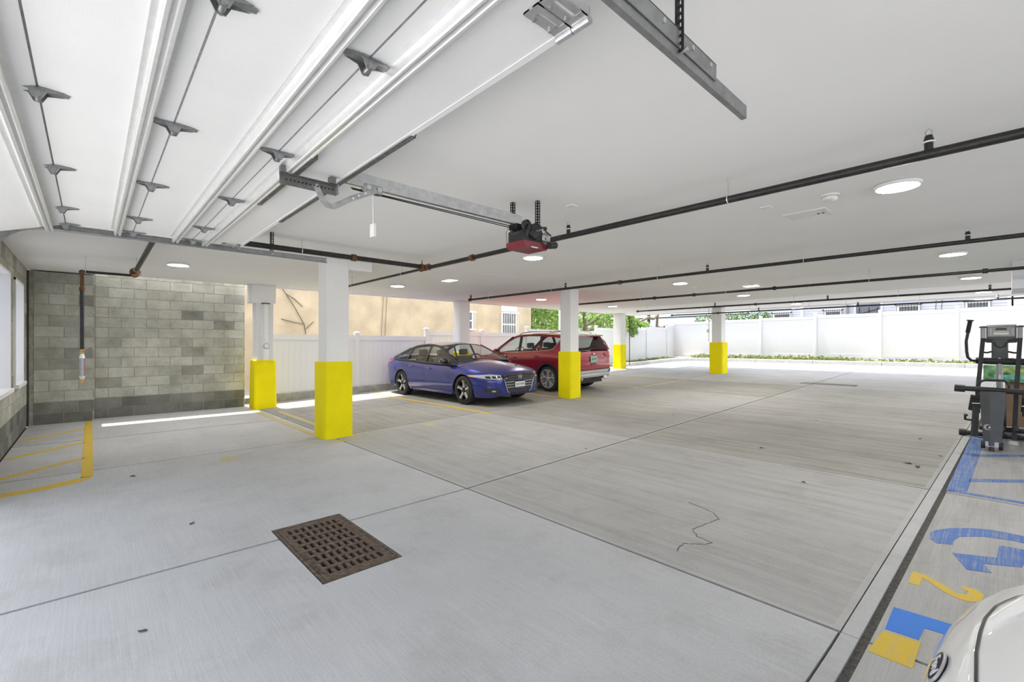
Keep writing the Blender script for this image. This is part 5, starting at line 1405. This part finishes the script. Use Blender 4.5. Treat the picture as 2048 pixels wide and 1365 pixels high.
SU['windows'] = [[(.82,1.075),(.62,1.215),(.34,1.40),(.14,1.495),(.02,1.525),(-.08,1.53),(-.12,1.10)],
                 [(-.22,1.108),(-.18,1.538),(-.5,1.55),(-.92,1.54),(-.98,1.14)],
                 [(-1.08,1.15),(-1.02,1.535),(-1.4,1.515),(-1.72,1.48),(-1.50,1.20),(-1.35,1.165)]]
SU['brightline'] = [(.86,1.05),(.0,1.078),(-.98,1.12),(-1.36,1.145),(-1.53,1.19),(-1.76,1.48)]
SU['framemat'] = M['red']; SU['pillarmat'] = M['blackpl']; SU['glassmats'] = [M['glass'], M['glass'], M['darkglass']]
SU['roof'] = [(.22,1.545,.70),(-.1,1.60,.68),(-.8,1.608,.675),(-1.5,1.575,.685),(-2.02,1.525,.695)]; SU['rcrown'] = .035
SU['windscreen'] = ((1.07,1.03,.86),(.22,1.545,.70)); SU['rearscreen'] = ((-2.21,1.12,.82),(-1.99,1.515,.69)); SU['rearglass'] = M['darkglass']
SU['seats'] = (-.10, -.95)
ex, ey = 10.27, 10.0
EC = thing('suv_car', (ex, ey, zf(ex)), 'ruby red sport utility car parked nose in beyond the blue sedan', 'car', rz=R(90)); EC.rotation_euler = (-.027, 0, R(90))
K = build_car(EC, SU)
for pts in ([(.86,.32),(.90,.65),(.88,1.02)], [(-.16,.32),(-.16,1.06)], [(-.82,.36),(-1.02,.80),(-1.04,1.10)], [(.86,.315),(-.82,.33)]): K.seam('panel_gap', pts, 's', M['blackpl'])
for x0, x1, x2, x3 in ((-.08,-.18,-.22,-.12), (-.92,-1.02,-1.08,-.98)):
    for s_ in (1, -1):
        z0, z1 = 1.10, 1.545
        q = [(x0, z1), (x1, z1), (x2, z0), (x3, z0)]
        K.P(MB().add([(x, s_*(K.side_y(z)+.004), z) for x, z in q], [(0,1,2,3)]), 'door_pillar', M['blackpl'])
handle(K, SU, .0, .93, M['red']); handle(K, SU, -.92, .97, M['red'])
mirror_set(K, SU, EC, .72, 1.12, M['red'], None)
K.seam('body_crease', [(.9,.86),(0,.90),(-.9,.945),(-1.6,.98)], 's', M['red'], w=.014)
for s_ in (1, -1):
    K.P(MB().path([(.05, s_*.60, 1.60),(-.1, s_*.60, 1.655),(-.5, s_*.60, 1.69),(-1.2, s_*.59, 1.685),(-1.6, s_*.58, 1.655),(-1.78, s_*.57, 1.60)], .016, n=8), 'roof_rail', M['silver'], 50)
    K.P(MB().box(-1.38, 1.0, s_*.87-.03, s_*.87+.03, .25, .36) if False else MB().bar((.98, s_*.885, .31), (-.98, s_*.885, .315), .05, .11), 'sill_cladding', M['blackpl'])
K.P(MB().prism([(-.62,.0),(.62,.0),(.60,.03),(-.60,.03)], (-1.95,0,1.535), (0,1,0), (0,0,1), (-.2,0,-.02)), 'roof_spoiler', M['red'])
for x in (-.35, -1.2): K.P(MB().bar((x,.60,1.692), (x,-.60,1.692), .05, .022), 'roof_bar', M['blackpl'])
K.patch('tail_lamp', [(-2.25,.90),(-2.0,.93),(-1.72,1.00),(-1.66,1.04),(-2.0,1.06),(-2.25,1.07)], 's', M['redlens'], mirror=True)
K.patch('tail_lamp', [(.78,.90),(.58,.94),(.50,.99),(.50,1.04),(.78,1.07)], 'r', M['redlens'], off=.012, cuts=.04, mirror=True)
K.patch('tailgate_strip', [(.40,1.005),(-.40,1.005),(-.40,1.025),(.40,1.025)], 'r', M['red'], off=.02)
K.P(MB().ball((-2.285,0,1.03), .012, .055, .025, 16, 8), 'oval_badge', M['chrome'], 50)
K.patch('rear_bumper', [(.80,.62),(-.80,.62),(-.80,.68),(.80,.68)], 'r', M['red'], off=.03)
K.patch('bumper_cladding', [(.84,.50),(-.84,.50),(-.82,.60),(.82,.60)], 'r', M['blackpl'], off=.03)
K.patch('skid_plate', [(.60,.505),(-.60,.505),(-.72,.585),(.72,.585)], 'r', M['silver'], off=.04)
K.P(MB().bbox(-2.30,-2.16,-.70,.70,.38,.50,.03), 'rear_valance', M['silver'], 40)
K.seam('panel_gap', [(.70,1.05),(.66,.72),(.0,.70)], 'r', M['blackpl'])
plate(EC, -2.285, .885, M['plateg'], 'JKD 492', M['darkmetal'], facing=-1, rake=.06)
K.P(MB().bbox(-2.29,-2.25,-.12,.12,.735,.765,.01), 'tailgate_pull', M['blackpl'])
K.P(MB().bar((-2.24,.1,1.16), (-2.18,-.34,1.22), .02, .03), 'rear_wiper', M['blackpl'])
for s_ in (1, -1): K.P(MB().cyl((-2.1, s_*.55, .36), (-2.30, s_*.55, .36), .035, n=14), 'tailpipe', M['chrome'], 40)
K.P(MB().ball((-2.34,-.42,.36), .05, .07, .055, 10, 7), 'tow_cover', M['white'], 40)
K.P(MB().cyl((-2.1,-.42,.37), (-2.32,-.42,.37), .025, n=10), 'tow_bar', M['blackpl'], 40)
K.patch('headlamp', [(.86,.86),(.60,.84),(.50,.78),(.80,.74)], 'f', M['lens'], mirror=True)
K.patch('front_grille', [(.52,.72),(-.52,.72),(-.40,.46),(.40,.46)], 'f', M['blackpl'])

# ---- white car in the accessible bay; only its nose reaches the picture
SW = sedan_spec(M['carwhite'])
SW['half'] = curve([(-2.5,.66),(-2.46,.74),(-2.38,.81),(-2.1,.885),(-1.6,.925),(-1.0,.93),(0,.925),(1.0,.93),(1.5,.92),(1.9,.85),(2.1,.76),(2.22,.66),(2.31,.54),(2.35,.46),(2.37,.38)])
SW['centre'] = curve([(-2.5,1.03),(-2.35,1.06),(-1.9,1.07),(-1.0,1.0),(0,.98),(.9,1.0),(1.2,.985),(1.6,.93),(1.9,.86),(2.1,.805),(2.2,.775),(2.255,.752),(2.316,.69),(2.35,.62),(2.37,.55)])
SW['shoulder'] = curve([(-2.5,.96),(-2.3,1.0),(-1.8,.985),(-1.0,.955),(0,.925),(.9,.90),(1.3,.865),(1.6,.83),(1.9,.785),(2.1,.74),(2.22,.69),(2.30,.62),(2.35,.54),(2.37,.48)])
WC = thing('white_car', (1.575, -2.21, 0), 'white car nose with oval badge at the lower right corner', 'car', rz=R(90))
K = build_car(WC, SW); dress_sedan(K, SW, WC, [(.98,.64),(1.5,.66),(1.9,.63),(2.08,.56),(2.18,.48),(2.225,.38),(2.245,.25),(2.252,.12),(2.255,0)])
K.patch('headlamp', [(.86,.62),(.70,.62),(.60,.56),(.62,.48),(.84,.50)], 'f', M['lens'], mirror=True)
K.patch('front_grille', [(.34,.46),(-.34,.46),(-.30,.30),(.30,.30)], 'f', M['blackpl'])
# oval badge on the white nose
h = K.bvh.ray_cast(Vector((6, 0, .68)), Vector((-1, 0, 0)))
bo, bn = h[0], h[1]
if bn.x < 0: bn = -bn
bn = Vector((bn.x, 0, bn.z)).normalized(); bl = Vector((0, 1, 0)); bu = bn.cross(bl)      # out, reading direction, up
bw, bh = .062, .030
def oval(k, hh): return [bo + bl*math.cos(a)*bw*k + bu*math.sin(a)*bh*k + bn*hh for a in np.linspace(0, 2*math.pi, 33)[:-1]]
bd = K.P(MB().add(oval(1, -.004)+oval(1, .006)+oval(.95, .008)+[bo+bn*.008], [(i,(i+1)%32,32+(i+1)%32,32+i) for i in range(32)] + [(32+i,32+(i+1)%32,64+(i+1)%32,64+i) for i in range(32)] + [(64+i,64+(i+1)%32,96) for i in range(32)]), 'oval_badge', mat('badge_navy', (.010,.012,.028), .55, 0, var=.2, spec=.15), 40, 'dark oval badge with silver script')
link(MB().path(oval(1.0, .005), .0035, n=8, closed=True).mesh('badge_ring', M['silver'], 50), 'badge_ring', bd, world=False)
mw = Matrix((( bl.x, bu.x, bn.x, bo.x+bn.x*.009), (bl.y, bu.y, bn.y, bo.y+bn.y*.009), (bl.z, bu.z, bn.z, bo.z+bn.z*.009), (0,0,0,1))) @ Matrix(((1,.28,0,0),(0,1,0,0),(0,0,1,0),(0,0,0,1)))
text_mesh('badge_script', 'Ford', .046, M['plate'], bd, mw, ext=.001)

# ================================================================== ELLIPTICAL TRAINER
M['machine'] = mat('machine_grey', (.085,.088,.095), .5, .1, var=.1, scale=10)
M['machined'] = mat('machine_black', (.022,.022,.024), .55, var=.2, scale=12)
M['machinel'] = mat('machine_silver', (.36,.37,.37), .45, .3, var=.1, scale=10)
M['keys'] = mat('console_face', (.34,.355,.34), .4, var=.1, scale=30)
M['lcd'] = mat('lcd_window', (.07,.08,.07), .15, var=.1)
et = thing('elliptical_trainer', (8.6, .05, zf(8.6)), 'dark grey elliptical exercise trainer on the blue hatched area', 'exercise machine')
E_ = lambda mb, name, m, sm=0, lab=None: mb.build(name, m, et, sm, label=lab)
zg = zf(8.3)
# shroud: tapered, ridged in the middle
sec = [(.22,.075,.055,.10), (.30,.082,.07,.13), (.55,.098,.10,.20), (.80,.112,.12,.24), (.90,.112,.11,.24)]
V = []
for z, w, rd, dp in sec:
    c = .095 + (z-.22)*-.005
    V += [(8.36+dp, c+w, z), (8.33, c+w, z), (8.30-.01, c+.02, z), (8.30, c-.02, z), (8.33, c-w, z), (8.36+dp, c-w, z)]
F = []
for k in range(len(sec)-1): F += [(k*6+i, k*6+(i+1) % 6, (k+1)*6+(i+1) % 6, (k+1)*6+i) for i in range(6)]
F += [tuple(range(6)), tuple(range(24, 30))[::-1]]
E_(MB().add(V, F), 'shroud', M['machine'], 25)
# crescent emblem with a dot
pts = []
for k in range(15):
    a = R(50)+R(260)*k/14; pts.append((.036*math.cos(a), .036*math.sin(a)))
for k in range(15):
    a = R(300)-R(240)*k/14; pts.append((.012+.026*math.cos(a), .026*math.sin(a)))
em = E_(MB().prism(pts, (8.289,.135,.455), (0,-1,0), (0,0,1), (-.004,-.001,0)), 'emblem', M['machinel'])
link(MB().cyl((8.287,.118,.455), (8.283,.118,.455), .010, n=12).mesh('emblem_dot', M['white']), 'emblem_dot', em)
for y in (.175, .02): E_(MB().cyl((8.36, y-.02, zg+.07), (8.36, y+.02, zg+.07), .05, n=18), 'transport_wheel', M['machined'], 40)
E_(MB().box(8.30,8.38,.04,.155,zg+.06,zg+.12), 'foot_bracket', M['galv']); E_(MB().cyl((8.33,.10,zg+.002), (8.33,.10,zg+.07), .03, .015, n=12), 'leveller', M['machined'], 40)
# thick cross tube with end sleeves
E_(MB().cyl((8.40,.40,.925), (8.40,-.42,.905), .034, n=16), 'cross_tube', M['machined'], 40)
for y0, y1 in ((.44,.34), (-.36,-.46)): E_(MB().cyl((8.40,y0,.925), (8.40,y1,.92), .048, n=18), 'end_sleeve', M['machined'], 40)
E_(MB().path([(8.45,.235,.94),(8.45,.225,.98),(8.45,.19,1.025),(8.45,.14,1.04),(8.45,.0,1.04),(8.45,-.03,1.02),(8.45,-.05,.98),(8.45,-.055,.93)], .014, n=10), 'hoop_handle', M['machined'], 50)
# uprights, console
for a, b_ in ((.19,.235), (-.15,-.115)):
    E_(MB().bar((9.0,a,1.58), (8.85,b_,.90), .045, .06, up=(1,0,0)), 'upright', M['machined'])
    E_(MB().bar((8.85,b_,.90), (8.75,b_+.02,.26), .045, .06, up=(1,0,0)), 'lower_upright', M['machined'])
    E_(MB().bbox(8.97,9.03,a-.025,a+.025,1.56,1.735,.012), 'pulse_grip', M['machinel'])
    E_(MB().ball((9.0,a,1.735), .035, .04, .016, 12, 8), 'grip_cap', M['machined'], 50)
    E_(MB().bar((9.0,a,1.56), (9.0,.02,1.53), .05, .05), 'console_arm', M['machined'])
E_(MB().prism([(-.02,1.52),(.03,1.53),(.075,1.75),(.05,1.765),(-.005,1.74),(-.02,1.60)], (9.0,-.12,0), (1,0,0), (0,0,1), (0,.28,0)), 'console_head', M['machine'])
cf = E_(MB().prism([(-.024,1.605),(-.008,1.735),(-.004,1.735),(-.018,1.605)], (9.0,-.105,0), (1,0,0), (0,0,1), (0,.25,0)), 'console_face', M['keys'])
def cpl(y0, y1, z0, z1, m, name): link(MB().add([(8.98-.004+(z-1.605)*.123-.002, y, z) for y, z in ((y0,z0),(y1,z0),(y1,z1),(y0,z1))] + [(8.985+(z-1.605)*.123, y, z) for y, z in ((y0,z0),(y1,z0),(y1,z1),(y0,z1))], [(0,1,2,3),(4,7,6,5),(0,4,5,1),(1,5,6,2),(2,6,7,3),(3,7,4,0)]).mesh(name, m), name, cf)
cpl(-.03,.07,1.69,1.72,M['lcd'],'display'); cpl(-.05,.09,1.63,1.655,M['white'],'key_row'); cpl(-.05,.09,1.665,1.672,M['white'],'key_row')
for k in range(3):
    for y in (.115, -.085): cpl(y-.008,y+.008,1.635+.03*k,1.645+.03*k,M['white'],'key')
E_(MB().bbox(8.97,9.03,-.045,.11,1.29,1.57,.02), 'mast_cover', M['machine'], 40)
E_(MB().path([(8.965,.085,1.53),(8.962,.07,1.48),(8.96,.03,1.455),(8.962,-.015,1.47),(8.965,-.03,1.53)], .007, n=8), 'tray_lip', M['machined'], 50)
E_(MB().cyl((9.0,.035,1.32), (9.0,.035,.4), .032, n=16), 'mast', M['machinel'], 40)
E_(MB().box(8.965,8.969,.02,.045,1.03,1.09), 'warning_label', M['white'])
E_(MB().cyl((9.0,.26,1.275), (9.0,-.24,1.265), .045, n=16), 'arm_pivot_tube', M['machined'], 40)
for z in (1.40,): 
    for a, b_ in ((.19,.11), (-.15,-.045)): E_(MB().path([(9.0,a,z-.01),(8.99,(a+b_)/2,z-.015),(9.0,b_,z)], .012, n=8), 'pulse_bar', M['machined'], 50)
for s_ in (1, -1):
    c = .025; f = lambda y: c + s_*(y-c)
    E_(MB().path([(8.97,f(.24),1.27),(8.93,f(.30),1.275),(8.91,f(.335),1.32),(8.90,f(.345),1.40),(8.90,f(.35),1.54),(8.89,f(.335),1.64),(8.88,f(.32),1.74)], .017, n=10), 'moving_arm', M['machined'], 50)
    E_(MB().cyl((8.89,f(.335),1.66), (8.88,f(.31),1.82), .024, n=14), 'hand_grip', M['rubber'], 40)
    E_(MB().cyl((8.88,f(.31),1.82), (8.88,f(.308),1.835), .036, n=14), 'grip_end', M['rubber'], 40)
    E_(MB().bar((8.98,f(.262),.75), (9.05,f(.29),.24), .045, .05, up=(1,0,0)), 'pedal_post', M['machine'])
    V = [(8.75,f(.22),.80),(8.75,f(.30),.82),(9.15,f(.34),.60),(9.15,f(.22),.56)]
    E_(MB().add(V+[(x, y, z-.03) for x, y, z in V], [(0,1,2,3),(4,7,6,5),(0,4,5,1),(1,5,6,2),(2,6,7,3),(3,7,4,0)]), 'foot_pedal', M['machined'])
    E_(MB().bar((8.75,f(.22),.86), (9.15,f(.215),.64), .012, .10), 'pedal_wall', M['machined'])
    E_(MB().path([(8.78,f(.34),.53),(8.9,f(.36),.53),(8.9,f(.36),.46),(8.95,f(.30),.45)], .014, n=8), 'resistance_lever', M['machined'], 50)
    E_(MB().bar((8.78,f(.29),.70), (8.78,f(.21),.705), .014, .012), 'pedal_pin', M['galv'])
    E_(MB().bar((8.45,f(.16),.45), (9.9,f(.16),.30), .04, .05), 'side_rail', M['machined'])
E_(MB().cyl((9.30,.38,zf(9.3)+.045), (9.30,-.33,zf(9.3)+.045), .035, n=14), 'stabiliser', M['machined'], 40)
for y in (.40, -.35): E_(MB().cyl((9.30,y-.04,zf(9.3)+.048), (9.30,y+.04,zf(9.3)+.048), .046, n=16), 'stabiliser_cap', M['machined'], 40)
E_(MB().bar((8.5,.03,.36), (10.0,.03,.28), .08, .08), 'main_frame', M['machined'])
E_(MB().lathe((9.75,.09,.55), (0,-1,0), [(.001,0),(.28,0),(.30,.02),(.30,.10),(.28,.12),(.001,.12)], 30), 'flywheel_cover', M['machined'], 35)
E_(MB().cyl((9.95,.25,zf(9.95)+.04), (9.95,-.22,zf(9.95)+.04), .035, n=14), 'stabiliser', M['machined'], 40)
for y in (.25, -.22): pass
# cartons stored behind the trainer
bx_ = thing('brown_carton', (10.9, -.65, zf(10.9)), 'brown carton on the floor behind the elliptical trainer', 'box')
MB().bbox(10.55, 11.15, -1.25, -.02, zf(10.55)+.0, .90, .006).build('carton_body', mat('kraft_board', (.17,.11,.065), .85, var=.12, scale=6), bx_)
MB().box(10.545, 11.155, -.66, -.60, zf(11.2)+.02, .904).build('packing_tape', mat('tape', (.42,.32,.2), .3, var=.06), bx_)
gx_ = thing('green_box', (10.85, -.45, .905), 'green patterned box lying on the brown carton', 'box')
MB().bbox(10.52, 11.1, -1.1, .22, .905, 1.165, .006).build('box_body', mat('green_print', (.12,.26,.12), .5, var=.9, scale=7, detail=6), gx_)
MB().box(10.515, 10.519, -1.05, .10, .95, 1.02).build('print_band', mat('teal_print', (.10,.34,.27), .5, var=.5, scale=16), gx_)
MB().box(10.515, 10.519, -.9, .02, 1.06, 1.12).build('print_band', mat('yellow_green_print', (.33,.38,.10), .5, var=.5, scale=16), gx_)
